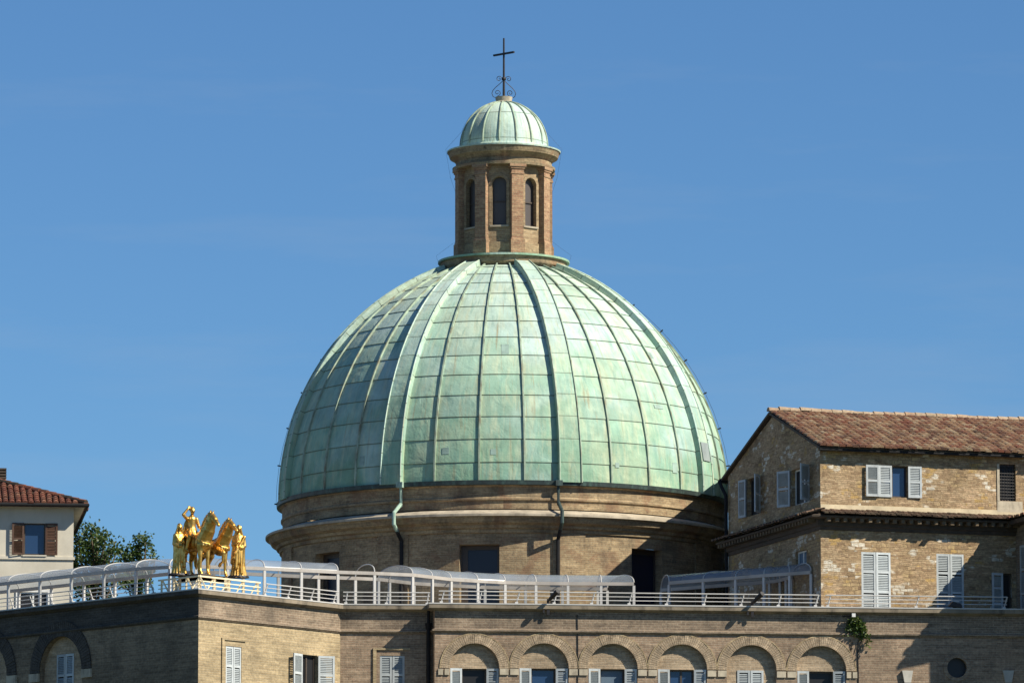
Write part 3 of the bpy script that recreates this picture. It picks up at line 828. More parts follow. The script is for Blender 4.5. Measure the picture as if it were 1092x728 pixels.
def canopy(i0, i1, label, gaps=(), zb=zb):
    mid = (front2[(i0+i1)//2] + rear[(i0+i1)//2])/2
    t = thing("glass_canopy", (mid.x, mid.y, zf), label, "canopy", "glass-vaulted walkway canopies on the terrace")
    def hoop_pts(i, n=16, rise=0.35, dz=0.0):
        a, b = front2[i], rear[i]; out = []
        for k in range(n+1):
            th = math.pi*k/n; q = (1-math.cos(th))/2
            p = a + (b-a)*q; out.append(Vector((p.x, p.y, zb + 0.06 + dz + rise*math.sin(th)**0.9)))
        return out
    for path_ in (front2, rear):
        m = MB(); sweep(m, path_[i0:i1+1], [(-0.05,-0.06),(0.05,-0.06),(0.05,0.06),(-0.05,0.06)], zb); m.build("beam", M['beam_metal'], t)
    for i in range(i0, i1+1):
        for path_ in (front2, rear):
            p = path_[i]; m = MB(); d = (front2[min(i+1,i1)]-front2[max(i-1,i0)]).normalized()
            Wp = T(p.x, p.y, zf) @ RZ(math.atan2(d.y, d.x))
            m.box(-0.048, 0.048, -0.04, 0.04, 0.0, zb-zf-0.062); m.build("post", M['white_metal'], t, Wp)
        if i in gaps and i-1 in gaps and i != 13: continue
        m = MB(); hp = hoop_pts(i); m.tube(hp, 0.022, 6); m.build("hoop", M['white_metal'], t)
    for i in range(i0, i1):
        if i in gaps: continue
        a, b = hoop_pts(i, 12, 0.345), hoop_pts(i+1, 12, 0.345); m = MB()
        n = len(a); q = hoop_pts(i, 12, 0.367); q2 = hoop_pts(i+1, 12, 0.367)
        vs = a + b; m.add(vs, [[k, n+k, n+k+1, k+1] for k in range(n-1)])
        m.build("glass_panel", M['poly'], t, smooth=True)
    return t
canopy(0, 7, "arched glass canopy on white posts along the shaded left parapet, beneath the cream house")
canopy(8, 22, "long arched glass canopy on white posts running in front of the church drum", gaps=(12,13))
canopy(23, 28, "shaded glass canopy on white posts against the gable wall of the stone house", zb=zb2)

# ------------------------------------------------------------------ CHURCH with the copper dome
DY = 240.0
DXc = P(537.2, 540, DY).x
def ZD(v): return P(537.2, v, DY).z
pxm = DY/FPX
ctr = T(DXc, DY, 0)
church = thing("domed_church", (DXc, DY, 0), "church with a big green copper dome and a brick lantern topped by a cross", "church")
z0 = ZD(540.0)
RO, RC = -30*pxm, 270*pxm
def dome_pt(phi, extra=0.0):
    return (RO + (RC+extra)*math.cos(phi), z0 + (RC+extra)*math.sin(phi))
phi_top = math.acos((67*pxm - RO)/RC)
arc_len = RC*phi_top
CRS = 0.945
rows0 = 0.78
ncourse = arc_len/CRS
ROT = R(-6.0)
rib_ang = [ROT + R(22.5) + R(45)*k for k in range(8)]
def row_of(phi): return (RC*phi - rows0)/CRS + 1.0
# drum
drum_R = 238*pxm
zg = ZD(541)
prof = [(drum_R-0.02, 0), (drum_R-0.02, ZD(600))]
dm = MB()
holes_th = [ROT + R(45)*k for k in range(8)]
hw = 0.80; zw1, zw0 = ZD(604), ZD(604)-2.6
zled = ZD(574)
seg_per = 24
def ring_quad(r, th0, th1, za, zb_):
    return [(r*math.sin(th0), -r*math.cos(th0), za), (r*math.sin(th1), -r*math.cos(th1), za), (r*math.sin(th1), -r*math.cos(th1), zb_), (r*math.sin(th0), -r*math.cos(th0), zb_)]
half = math.asin(hw/drum_R)
for th in holes_th:
    edges = [th-half, th+half]
    for (a, b, n) in ((th-half, th+half, 6), (th+half, th+R(45)-half, 18)):
        for k in range(n):
            t0 = a+(b-a)*k/n; t1 = a+(b-a)*(k+1)/n
            for (za, zz) in ((0, zw0), (zw0, zw1), (zw1, ZD(588))):
                if n == 6 and za == zw0: continue
                dm.add(ring_quad(drum_R, t0, t1, za, zz), [(0,1,2,3)], [[(t0*drum_R,za),(t1*drum_R,za),(t1*drum_R,zz),(t0*drum_R,zz)]])
    ri = drum_R-0.45
    def pr(r, t, z): return (r*math.sin(t), -r*math.cos(t), z)
    dm.add([pr(drum_R,th-half,zw0),pr(ri,th-half,zw0),pr(ri,th-half,zw1),pr(drum_R,th-half,zw1)], [(0,3,2,1)])
    dm.add([pr(drum_R,th+half,zw0),pr(ri,th+half,zw0),pr(ri,th+half,zw1),pr(drum_R,th+half,zw1)], [(0,1,2,3)])
    dm.add([pr(drum_R,th-half,zw1),pr(drum_R,th+half,zw1),pr(ri,th+half,zw1),pr(ri,th-half,zw1)], [(0,1,2,3)[::-1]])
    dm.add([pr(drum_R,th-half,zw0),pr(drum_R,th+half,zw0),pr(ri,th+half,zw0),pr(ri,th-half,zw0)], [(0,1,2,3)])
drum = dm.build("drum", M['brick_drum'], church, ctr, auto=30)
for th in holes_th:
    m = MB(); r_ = drum_R-0.42; Wm = ctr @ RZ(th) @ T(0, -r_, 0)
    m.box(-hw, -hw+0.3, 0.0, 0.1, zw0, zw1); m.box(hw-0.12, hw, 0.0, 0.1, zw0, zw1); m.box(-hw+.3, hw-.12, 0.0, 0.1, zw1-0.18, zw1)
    wf = m.build("drum_window", M['frame_dark'], drum, Wm)
    # window frame is a sub-part; its dark glazing sits in the same opening
    m = MB(); m.box(-hw+0.28, hw-0.1, 0.05, 0.07, zw0, zw1-0.16)
    m.build("drum_pane", M['glass_navy'], drum, Wm)
# cornice under the ledge
zl = zled
cor = [(drum_R-0.01, zl-0.72),(drum_R+0.08, zl-0.70),(drum_R+0.10, zl-0.56),(drum_R+0.2, zl-0.53),(drum_R+0.24, zl-0.42),(drum_R+0.42, zl-0.33),(drum_R+0.50, zl-0.2),(drum_R+0.52, zl-0.1)]
m = MB(); m.lathe(cor, 160); m.build("cornice", M['stone_cornice'], church, ctr, auto=25)
m = MB(); m.lathe([(drum_R+0.52, zl-0.1),(drum_R+0.66, zl-0.09),(drum_R+0.66, zl+0.0),(drum_R+0.45, zl+0.06),(drum_R+0.04, zl+0.20)], 160); m.build("ledge", M['ledge'], church, ctr, auto=25)
# attic band between ledge and dome gutter
R2 = 237*pxm
att = [(R2, zl+0.25),(R2, zg-0.72),(R2+0.07, zg-0.68),(R2+0.07, zg-0.60),(R2+0.02, zg-0.56),(R2+0.02, zg-0.16),(R2+0.12, zg-0.1),(R2+0.14, zg-0.02)]
m = MB(); m.lathe(att, 160); m.build("attic_band", M['brick_drum'], church, ctr, auto=25)
m = MB(); m.lathe([(R2+0.05, zg-0.10),(R2+0.24, zg-0.08),(R2+0.26, zg+0.09),(R2+0.05, zg+0.12)], 160); m.build("gutter", M['gutter'], church, ctr, auto=25)
# copper shell with lapped courses
sh = MB(); SEG = 32*4
phis = []
phi = 0.0; marks = [0.0, rows0/RC]
while marks[-1] + CRS/RC < phi_top: marks.append(marks[-1] + CRS/RC)
marks.append(phi_top)
for i in range(len(marks)-1):
    a, b = marks[i], marks[i+1]
    lap = 0.022
    sub = 3
    for j in range(sub):
        p0 = a+(b-a)*j/sub; p1 = a+(b-a)*(j+1)/sub
        r0_, zz0 = dome_pt(p0, lap*(1-j/sub)); r1_, zz1 = dome_pt(p1, lap*(1-(j+1)/sub))
        for k in range(SEG):
            t0 = rib_ang[0] + 2*math.pi*k/SEG; t1 = rib_ang[0] + 2*math.pi*(k+1)/SEG
            y0_, y1_ = row_of(p0), row_of(p1)
            if i == 0: y0_, y1_ = 0.17+0.83*j/sub, 0.17+0.83*(j+1)/sub
            y1_ = min(y1_, i+0.9999) if j == sub-1 else y1_
            sh.add([pr(r0_,t0,zz0),pr(r0_,t1,zz0),pr(r1_,t1,zz1),pr(r1_,t0,zz1)], [(0,1,2,3)], [[(k/4,y0_),((k+1)/4-1e-4,y0_),((k+1)/4-1e-4,y1_),(k/4,y1_)]])
    if i:
        r0_, zz0 = dome_pt(a, 0.0); r1_, zz1 = dome_pt(a, lap)
        for k in range(SEG):
            t0 = rib_ang[0] + 2*math.pi*k/SEG; t1 = rib_ang[0] + 2*math.pi*(k+1)/SEG
            sh.add([pr(r1_,t0,zz1),pr(r0_,t0,zz0),pr(r0_,t1,zz0),pr(r1_,t1,zz1)], [(0,3,2,1)], [[(k/4,i),(k/4,i),(k/4,i),(k/4,i)]])
shell = sh.build("dome_shell", M['patina'], church, ctr, auto=20)
def meridian_strip(mb, th, w0, w1, h, n=40, base=-0.02, uvx=0.0, pa=0.0, pb=None):
    """raised batten along a meridian, w0 wide at the foot and w1 at the crown"""
    pb = pb or phi_top
    er = Vector((math.sin(th), -math.cos(th), 0)); et = Vector((math.cos(th), math.sin(th), 0))
    rowsv = []
    for i in range(n+1):
        ph = pa+(pb-pa)*i/n; wd = (w0+(w1-w0)*i/n)/2
        r_, z_ = dome_pt(ph); nv = er*math.cos(ph) + Vector((0,0,1))*math.sin(ph)
        p = er*r_ + Vector((0,0,z_))
        rowsv.append([p - et*wd + nv*base, p - et*wd + nv*h, p + et*wd + nv*h, p + et*wd + nv*base])
    for i in range(n):
        a, b = rowsv[i], rowsv[i+1]; ya, yb = row_of(pa+(pb-pa)*i/n), row_of(pa+(pb-pa)*(i+1)/n)
        for k, (ua, ub) in enumerate(((0.02,0.2),(0.2,0.8),(0.8,0.98))):
            mb.add([a[k],a[k+1],b[k+1],b[k]], [(0,1,2,3)], [[(uvx+ua,ya),(uvx+ub,ya),(uvx+ub,yb),(uvx+ua,yb)]])
    mb.add(rowsv[0], [(0,1,2,3)[::-1]]); mb.add(rowsv[-1], [(0,1,2,3)])
sm = MB()
for k in range(32):
    if k % 4 == 0: continue
    meridian_strip(sm, rib_ang[0] + 2*math.pi*k/32, 0.065, 0.055, 0.085)
sm.build("standing_seams", M['seam'], shell, ctr)
for k, th in enumerate(rib_ang):
    m = MB(); meridian_strip(m, th, 0.98, 0.66, 0.20, uvx=100+k)
    rb = m.build("rib", M['patina_rib'], church, ctr)
    e = MB(); meridian_strip_sides = []
    for sg in (-1, 1):
        off = 0.44
        tt = MB()
        n = 40; er = Vector((math.sin(th), -math.cos(th), 0)); et = Vector((math.cos(th), math.sin(th), 0)); pl = []
        for i in range(n+1):
            ph = phi_top*i/n; wd = (0.98+(0.66-0.98)*i/n)/2 - 0.03
            r_, z_ = dome_pt(ph, 0.215); pl.append(er*r_ + Vector((0,0,z_)) + et*(sg*wd))
        e.tube(pl, 0.035, 5)
    e.build("rib_roll", M['seam'] if k in (0,) else M['patina_rib'], rb, ctr)
# patches and the grey hatch
def plate(th, ph, wd, ht, mat, name, h=0.03, base=0.0):
    er = Vector((math.sin(th), -math.cos(th), 0)); et = Vector((math.cos(th), math.sin(th), 0))
    vs = []
    for hh in (base+h, base):
        for (a, b) in ((-1,-1),(1,-1),(1,1),(-1,1)):
            p2 = ph + b*ht/2/RC; r_, z_ = dome_pt(p2, hh+0.012); vs.append(er*r_ + Vector((0,0,z_)) + et*(a*wd/2))
    m = MB(); m.add(vs, [(0,1,2,3),(0,4,5,1),(1,5,6,2),(2,6,7,3),(3,7,4,0)]); m.build(name, mat, church, ctr)
plate(rib_ang[0]+R(45), R(9.5), 0.62, 0.75, M['hatch'], "hatch", 0.03, 0.205)
for th_, ph_, wd, ht in ((39.2,5.8,0.22,0.38),(48.5,5.0,0.30,0.42),(29.5,4.4,0.18,0.2),(-38,5.8,0.25,0.4),(-14.5,7.0,0.28,0.26),(-2.5,6.6,0.22,0.22),(0.5,32,0.3,0.5),(16.0,29,0.4,0.35),(46,19,0.5,0.16),(52,33,0.22,0.3)):
    plate(R(th_), R(ph_), wd, ht, M['patch'], "patch_plate", 0.012)
# ring at the crown
zr1, zr0 = ZD(279.0), ZD(287.5)
rr = 70.5*pxm
m = MB(); m.lathe([(rr-0.35, zr0-0.25),(rr-0.12, zr0-0.02),(rr-0.1, zr1-0.10)], 96); m.build("crown_drum", M['stone_cornice'], church, ctr, auto=25)
m = MB(); m.lathe([(rr-0.1, zr1-0.10),(rr+0.02, zr1-0.10),(rr+0.02, zr1-0.02),(1.6, zr1+0.10)], 96, uvr=30); m.build("crown_flashing", M['patina_rib'], church, ctr, auto=25)
# lantern (octagon)
lz0, lz1 = zr1+0.02, ZD(183.0)
aR = 45.2*pxm                                # apothem of faces
fw2 = aR*math.tan(R(22.5))
lm = MB()
wz0, wzs = ZD(247.0)+0.0, ZD(203.0)
hwl = 7.6*pxm
lant = None
for k in range(8):
    Wf = RZ(ROT + R(45)*k) @ T(0, -aR, 0)
    lm.sheet(rect(-fw2, fw2, lz0, lz1), [archpoly(0, hwl, wzs, wz0, 16)], 0.0, 0.22, Wf)
lant = lm.build("lantern", M['brick_lantern'], church, ctr)
for k in range(8):
    Wf = ctr @ RZ(ROT + R(45)*k) @ T(0, -aR, 0)
    m = MB(); m.prism(archpoly(0, hwl+0.02, wzs, wz0-0.02, 16), 0.20, 0.22); m.build("lantern_pane", M['glass_lantern'], lant, Wf)
    m = MB(); m.box(-hwl, hwl, 0.15, 0.21, (wz0+wzs)/2-0.03+0.15, (wz0+wzs)/2+0.03+0.15); m.box(-hwl, -hwl+.05, .15, .2, wz0, wzs); m.box(hwl-.05, hwl, .15, .2, wz0, wzs)
    m.build("lantern_window_bar", M['frame_dark'], lant, Wf)
    m = MB(); m.box(-hwl-0.1, hwl+0.1, -0.07, 0.1, wz0-0.07, wz0); m.build("lantern_sill", M['ledge'], lant, Wf)
    # arched brick trim
    m = MB(); n = 16
    for i in range(n):
        a0, a1 = math.pi*i/n, math.pi*(i+1)/n
        p = [(q*math.cos(a), -0.035, wzs+q*math.sin(a)) for q, a in ((hwl+.004,a0),(hwl+.13,a0),(hwl+.13,a1),(hwl+.004,a1))]
        m.add(p+[(x,0.01,z) for x,y,z in p], [(0,1,2,3),(0,4,5,1),(1,5,6,2),(2,6,7,3),(3,7,4,0)])
    for sg in (-1,1):
        x0_, x1_ = sorted((sg*(hwl+.004), sg*(hwl+.13))); m.box(x0_, x1_, -0.035, 0.01, wz0, wzs)
    m.build("lantern_arch_trim", M['brick_lantern'], lant, Wf)
    # corner pilaster
    Wc = ctr @ RZ(ROT + R(22.5) + R(45)*k) @ T(0, -aR/math.cos(R(22.5)), 0)
    m = MB(); pw = 0.25; f = 0.15
    def pil(w_, d_, za, zb2): m.prism([(-w_,0),(w_,0),(w_,1),(-w_,1)], 0, 0) if False else m.box(-w_, w_, -d_, 0.35, za, zb2)
    pil(pw+0.05, f+0.05, lz0, lz0+0.62); pil(pw+0.02, f+0.02, lz0+0.62, lz0+0.70); pil(pw, f, lz0+0.70, lz1-0.42)
    pil(pw+0.03, f+0.03, lz1-0.42, lz1-0.34); pil(pw+0.01, f+0.01, lz1-0.34, lz1-0.2); pil(pw+0.05, f+0.05, lz1-0.2, lz1-0.12); pil(pw+0.1, f+0.09, lz1-0.12, lz1)
    m.build("pilaster", M['brick_red'], lant, Wc)
    # low plinth panel under the window
    m = MB(); m.box(-fw2+0.3, fw2-0.3, -0.06, 0.01, lz0, lz0+0.55); m.build("plinth_panel", M['brick_lantern'], lant, Wf)
cz = ZD(163.6); cR = 60.5*pxm
m = MB(); bR = aR/math.cos(R(22.5))
m.lathe([(aR-0.1, lz1-0.002),(bR+0.24, lz1+0.0),(bR+0.26, lz1+0.10),(bR+0.12, lz1+0.13),(bR+0.12, lz1+0.22),(cR-0.34, lz1+0.30),(cR-0.26, lz1+0.42),(cR-0.08, lz1+0.52),(cR-0.02, cz-0.06),(cR, cz),(cR-0.1, cz+0.03)], 96); m.build("lantern_cornice", M['stone_cornice'], church, ctr, auto=30)
# lantern cupola
lR = 47*pxm; lz = ZD(160.6)
prof = [(cR+0.03, cz-0.01),(cR+0.04, cz+0.05),(cR-0.12, cz+0.07),(lR+0.08, lz-0.0),(lR+0.02, lz+0.1)]
lt = ZD(110.0)
npr = 22; cl = []
for i in range(npr+1):
    a = (math.pi/2-0.17)*i/npr
    cl.append((lR*math.cos(a), lz+0.12+(lt-lz-0.12)*math.sin(a)/math.sin(math.pi/2-0.17)))
full = prof + cl[1:]
m = MB()
NS = 96
def yrow(i, n):
    return 20 + (0.35 if i < 2 else (0.35+0.3*(i-2)/3 if i < 5 else 1.0 + 2.0*(i-5)/(n-6)))
for i in range(len(full)-1):
    (ra, za), (rb_, zb3) = full[i], full[i+1]
    for k in range(NS):
        t0, t1 = 2*math.pi*k/NS + ROT, 2*math.pi*(k+1)/NS + ROT
        ya, yb = yrow(i, len(full)), yrow(i+1, len(full))
        m.add([pr(ra,t0,za),pr(ra,t1,za),pr(rb_,t1,zb3),pr(rb_,t0,zb3)], [(0,1,2,3)], [[(300+k/6,ya),(300+(k+1)/6-1e-4,ya),(300+(k+1)/6-1e-4,yb),(300+k/6,yb)]])
cup = m.build("cupola", M['patina'], church, ctr, auto=40)
for k in range(16):
    t_ = 2*math.pi*k/16 + ROT + R(11.25)*0
    m = MB(); m.tube([pr(q[0]+0.02, t_, q[1]+0.015) for q in cl], 0.034, 6); m.build("cupola_seam", M['seam'], cup, ctr)
# finial block and cross
zfin0, zfin1 = ZD(110.5), ZD(104.0)
m = MB(); m.lathe([(0.30, zfin0-0.1),(0.34, zfin0),(0.36, zfin0+0.05),(0.33, zfin0+0.08),(0.35, zfin1-0.06),(0.36, zfin1),(0.001, zfin1+0.01)], 32); m.build("finial_block", M['ledge'], church, ctr, auto=30)
zx = ZD(41.0)
cm = MB()
cm.tube([(0,0,zfin1),(0,0,ZD(84)),(0,0,zx)], [0.055,0.045,0.036], 8)
arm = Vector((math.cos(R(-43)), math.sin(R(-43)), 0))
za_ = ZD(57.6)
cm.bar(arm*-0.58 + Vector((0,0,za_)), arm*0.58 + Vector((0,0,za_)), 0.075, 0.075)
cm.lathe([(0.001,ZD(86.5)),(0.075,ZD(86)),(0.10,ZD(84.5)),(0.075,ZD(82.8)),(0.001,ZD(82.2))], 12)
cross = cm.build("cross", M['dark_iron'], church, ctr)
def spiral(c, r0_, turns, a0, sg, n=22):
    out = []
    for i in range(n+1):
        q = i/n; a = a0 + sg*turns*2*math.pi*q; r_ = r0_*(1-0.8*q)
        out.append((c[0]+r_*math.cos(a), c[1]+r_*math.sin(a)))
    return out
for sg in (-1, 1):
    for (c, r_, a0, s2) in (((0.20, ZD(84.5)), 0.13, math.pi, 1), ((0.27, ZD(99.3)), 0.14, -math.pi/2, 1)):
        m = MB(); m.tube([(sg*x, 0, z) for x, z in spiral(c, r_, 1.3, a0, -s2)], 0.014, 5); m.build("scroll", M['dark_iron'], cross, ctr @ RZ(R(8)))
    m = MB(); pl = [(0.06, ZD(87)),(0.18, ZD(90)),(0.34, ZD(93.5)),(0.46, ZD(97)),(0.5, ZD(100)),(0.46, ZD(103)),(0.38, ZD(104.5))]
    m.tube([(sg*x, 0, z) for x, z in pl], 0.015, 5); m.build("scroll", M['dark_iron'], cross, ctr @ RZ(R(8)))
# downpipes on the drum
def downpipe(th, mat_top, mat_low):
    er = Vector((math.sin(th), -math.cos(th), 0)); Z = lambda z: Vector((0,0,z))
    m = MB()
    m.tube([er*(R2+0.24)+Z(zg-0.02), er*(R2+0.22)+Z(zg-0.85), er*(R2+0.24)+Z(zl+0.48)], 0.062, 8)
    m.box(-0.14, 0.14, -0.12, 0.12, zg-0.12, zg+0.10, M=T(*(er*(R2+0.28))) @ RZ(th))
    m.tube([er*(R2+0.25)+Z(zl+0.5), er*(drum_R+0.80)+Z(zl+0.10), er*(drum_R+0.80)+Z(zl-0.35), er*(drum_R+0.5)+Z(zl-0.62)], 0.078, 8)
    p_ = m.build("downpipe", mat_top, church, ctr, smooth=False)
    m = MB(); m.tube([er*(drum_R+0.55)+Z(zl-0.58), er*(drum_R+0.14)+Z(zl-0.95), er*(drum_R+0.12)+Z(5)], 0.078, 8); m.build("lower_pipe", mat_low, p_, ctr)
downpipe(rib_ang[7]+R(2.6), M['pipe_green'], M['pipe_dark'])
downpipe(rib_ang[0]-R(3.0), M['gutter'], M['pipe_dark'])
# lightning cable down both flanks, on small standoffs
for th in (R(-84), R(84)):
    m = MB(); er = Vector((math.sin(th), -math.cos(th), 0)); pl = []
    pl.append(er*(lR*0.3) + Vector((0,0,lt-0.1))); 
    for q in cl[::-1][2:-3:3]: pl.append(er*(q[0]+0.05) + Vector((0,0,q[1]+0.03)))
    pl += [er*(cR+0.10)+Vector((0,0,cz+0.12)), er*(cR-0.1)+Vector((0,0,lz1-0.3)), er*(aR+0.28)+Vector((0,0,lz1-0.9)), er*(aR+0.26)+Vector((0,0,lz0+0.8)), er*(rr+0.1)+Vector((0,0,zr1+0.2))]
    for i in range(17):
        ph = phi_top*(1-i/16); r_, z_ = dome_pt(ph, 0.17); pl.append(er*r_+Vector((0,0,z_)))
    m.tube(pl, [0.004]*(len(pl)-17) + [0.007]*17, 5)
    for i in range(0, 17, 2):
        ph = phi_top*(1-i/16); a = dome_pt(ph, 0.0); b = dome_pt(ph, 0.24); m.bar(er*a[0]+Vector((0,0,a[1])), er*b[0]+Vector((0,0,b[1])), 0.05)
    m.build("lightning_cable", M['dark_iron'], church, ctr)
# pilaster strips on the drum beside the pipes
for k, th in enumerate(rib_ang):
    m = MB()
    for i in range(6):
        t0 = th - R(4.2) + R(8.4)*i/6; t1 = t0 + R(8.4)/6
        q = ring_quad(drum_R+0.07, t0, t1, 0, zl-0.70)
        m.add(q, [(0,1,2,3)], [[(t0*drum_R,0),(t1*drum_R,0),(t1*drum_R,zl),(t0*drum_R,zl)]])
    for tt in (th-R(4.2), th+R(4.2)):
        m.add([pr(drum_R-.05,tt,0),pr(drum_R+.07,tt,0),pr(drum_R+.07,tt,zl-.7),pr(drum_R-.05,tt,zl-.7)], [(0,1,2,3)])
    m.build("drum_pilaster", M['brick_drum'], drum, ctr)

# block added unseen behind the stone house, sized to shade the drum's right flank
cx0, cx1, cy0, cy1, czt = 9.65, 20.0, 228.7, 240.0, P(809, 459.5, 228.7).z
m = MB(); m.box(cx0, cx1, cy0, cy1, 0, czt); cw = m.build("unseen_shade_block", M['brick_drum'], church)
m = MB(); m.box(cx0-0.02, cx1+0.1, cy0-0.03, cy1+0.1, czt+0.002, czt+0.08); m.build("shade_block_coping", M['stone_cornice'], cw)
m = MB(); m.box(cx0+2.2, cx0+3.6, cy0-0.03, cy0+0.1, czt-4.2, czt-1.6); m.build("shade_block_window", M['glass_navy'], cw)
# ------------------------------------------------------------------ tiled roofs
def tile_field(mb, O, along, up, length, slope, pitch=0.23, course=0.36, keep=None, seed=1, rad=0.095, lift=0.0):
    """barrel tiles; O is the eave corner, `along` and `up` unit vectors, uv.xy identify each tile"""
    rg = random.Random(seed)
    nv = along.cross(up).normalized()
    nc, nr = int(length/pitch), int(math.ceil(slope/course))
    for c in range(nc):
        for r_ in range(nr):
            s0 = (c+0.5)*pitch; t0 = r_*course - 0.03; t1 = min((r_+1)*course + 0.03, slope)
            if keep and not keep(s0, (t0+t1)/2): continue
            jx = rg.uniform(-0.012, 0.012); jz = rg.uniform(0, 0.025); jt = rg.uniform(-0.04, 0.04) - (0.09 if rg.random() < .04 else 0)
            vs = []
            for (t, rad_, lz_) in ((t0+jt, rad*1.08, 0.035+jz), (t1+jt, rad*0.86, 0.0+jz)):
                for k in range(6):
                    a = math.pi*k/5
                    vs.append(O + along*(s0+jx - rad_*math.cos(a)) + up*t + nv*(lz_ + rad_*math.sin(a)*0.85 + lift))
            uvv = (c + seed*13.37, r_ + 0.5)
            fs = [[k, k+1, 7+k, 6+k] for k in range(5)] + [[0,1,2,3,4,5][::-1]]
            mb.add(vs, fs, [[uvv]*len(f) for f in fs])
            # trough tile between two covers
            s1 = (c+1.0)*pitch
            vs = []
            for (t, lz_) in ((t0+jt, 0.028), (t1+jt, 0.0)):
                for k in range(4):
                    a = math.pi*k/3
                    vs.append(O + along*(s1 - rad*0.8*math.cos(a)) + up*t + nv*(lz_ + 0.05 - rad*0.6*math.sin(a) + lift))
            uv2 = (c + 500.0 + seed, r_ + 0.25)
            fs = [[k, k+1, 5+k, 4+k] for k in range(3)]
            mb.add(vs, fs, [[uv2]*4]*3)

# ------------------------------------------------------------------ STONE HOUSE on the right
H_L, H_W = 14.5, 10.3
HR = Frame(H0, H0 + Ht)                                     # facade, left to right
HG0 = H0 + Hn*H_W
HG = Frame(HG0, H0)                                         # gable wall, far to near
house = thing("stone_house", (H0.x + (Ht*H_L/2 + Hn*H_W/2).x, H0.y + (Ht*H_L/2 + Hn*H_W/2).y, 0), "rubble stone house with a gabled barrel tile roof and grey shutters, right of the dome", "house")
z_eave = HR.px(876, 474.5)[1]
ap = P(823.2, 434.8, (H0 + Hn*H_W/2).y); z_ridge = ap.z - 0.2
z_leave = z_eave + 0.05
z_str = HR.px(876, 546)[1]
hb = zf - 0.3
fh = []; fr = HR.px
def hrect(F, u0, u1, v0, v1):
    s0, zt = F.px(u0, v0); s1, _ = F.px(u1, v0); zb_ = F.px((u0+u1)/2, v1)[1]; return (s0, s1, zb_, zt)
w_up = hrect(HR, 936.5, 968, 496, 530)
w_l1 = hrect(HR, 918.5, 949.5, 588, 652)
w_l2 = hrect(HR, 998.5, 1027.5, 590, 652)
w_gr = hrect(HR, 1065.5, 1083, 494.5, 534)
w_dr = hrect(HR, 1068.5, 1079, 611, 660)
m = MB(); m.sheet(rect(0, H_L, hb, z_eave-0.05), [rect(*q) for q in (w_up, w_l1, w_l2, w_gr, w_dr)], 0, 0.22)
m.build("front_wall", M['rubble'], house, HR.M)
g1 = hrect(HG, 797, 811, 511, 549); g2 = hrect(HG, 844, 863.5, 501.5, 537); g3 = hrect(HG, 848.5, 860, 588.5, 602)
m = MB(); m.sheet([(0,hb),(H_W,hb),(H_W,z_eave-0.05),(H_W/2,z_ridge-0.12),(0,z_leave-0.05)], [rect(*q) for q in (g1, g2, g3)], 0, 0.22)
m.build("gable_wall", M['rubble'], house, HG.M)
m = MB()
bk = HR.w(H_L, 0); bk2 = HR.w(H_L, H_W); bk3 = HR.w(0, H_W)
m.add([(bk.x,bk.y,hb),(bk2.x,bk2.y,hb),(bk2.x,bk2.y,z_eave),((bk.x+bk2.x)/2,(bk.y+bk2.y)/2,z_ridge-.12),(bk.x,bk.y,z_eave)], [(0,1,2,3,4)])
m.add([(bk2.x,bk2.y,hb),(bk3.x,bk3.y,hb),(bk3.x,bk3.y,z_eave),(bk2.x,bk2.y,z_eave)], [(0,1,2,3)])
m.build("rear_wall", M['rubble'], house)
# windows
window(house, HR, w_up[0], w_up[1], w_up[2], w_up[3], 0.15, M['glass_blue'], M['frame_dark'], M['shutter'], 0.52, 0, 176, -0.05, 1)
lf = [o for o in house.children if o.name.startswith("window")][-1]
leaf(lf, HR, w_up[0], -0.055, w_up[2], 0.52, w_up[3]-w_up[2], M['shutter'], 178, False, 1)
for q in (w_l1, w_l2):
    window(house, HR, q[0], q[1], q[2], q[3], 0.12, M['glass_black'], M['frame_dark'], M['shutter'], None, 0, 0, 0.0, 2)
gw = window(house, HR, w_gr[0], w_gr[1], w_gr[2], w_gr[3], 0.14, M['glass_black'], M['frame_dark'], bars=0)
m = MB(); s0, s1, zz0, zz1 = w_gr
for i in range(1, 6):
    s = s0+(s1-s0)*i/6; m.tube([(s, 0.05, zz0), (s, 0.05, zz1)], 0.014, 5)
for i in range(1, 12):
    z = zz0+(zz1-zz0)*i/12; m.tube([(s0, 0.05, z), (s1, 0.05, z)], 0.014, 5)
m.build("grille", M['dark_iron'], gw, HR.M)
m = MB(); m.box(s0-0.10, s0-0.002, -0.03, 0.05, zz0, zz1); m.build("window_jamb", M['impost'], house, HR.M)
m = MB(); m.box(s0-0.1, s1+0.25, -0.025, 0.02, zz0-0.75, zz0-0.01); m.build("render_patch", M['impost'], house, HR.M)
window(house, HR, w_dr[0], w_dr[1], w_dr[2], w_dr[3], 0.15, M['glass_black'], M['frame_dark'], M['shutter'], 0.45, 174, None, -0.05, 2, bars=0)
window(house, HG, g1[0], g1[1], g1[2], g1[3], 0.15, M['glass_black'], M['frame_dark'], M['shutter'], 0.55, 170, 140, -0.05, 1)
window(house, HG, g2[0], g2[1], g2[2], g2[3], 0.15, M['glass_black'], M['frame_white'], M['shutter'], 0.62, 150, 130, -0.05, 1)
window(house, HG, g3[0], g3[1], g3[2], g3[3], 0.10, M['blind'], M['frame_white'], bars=1)
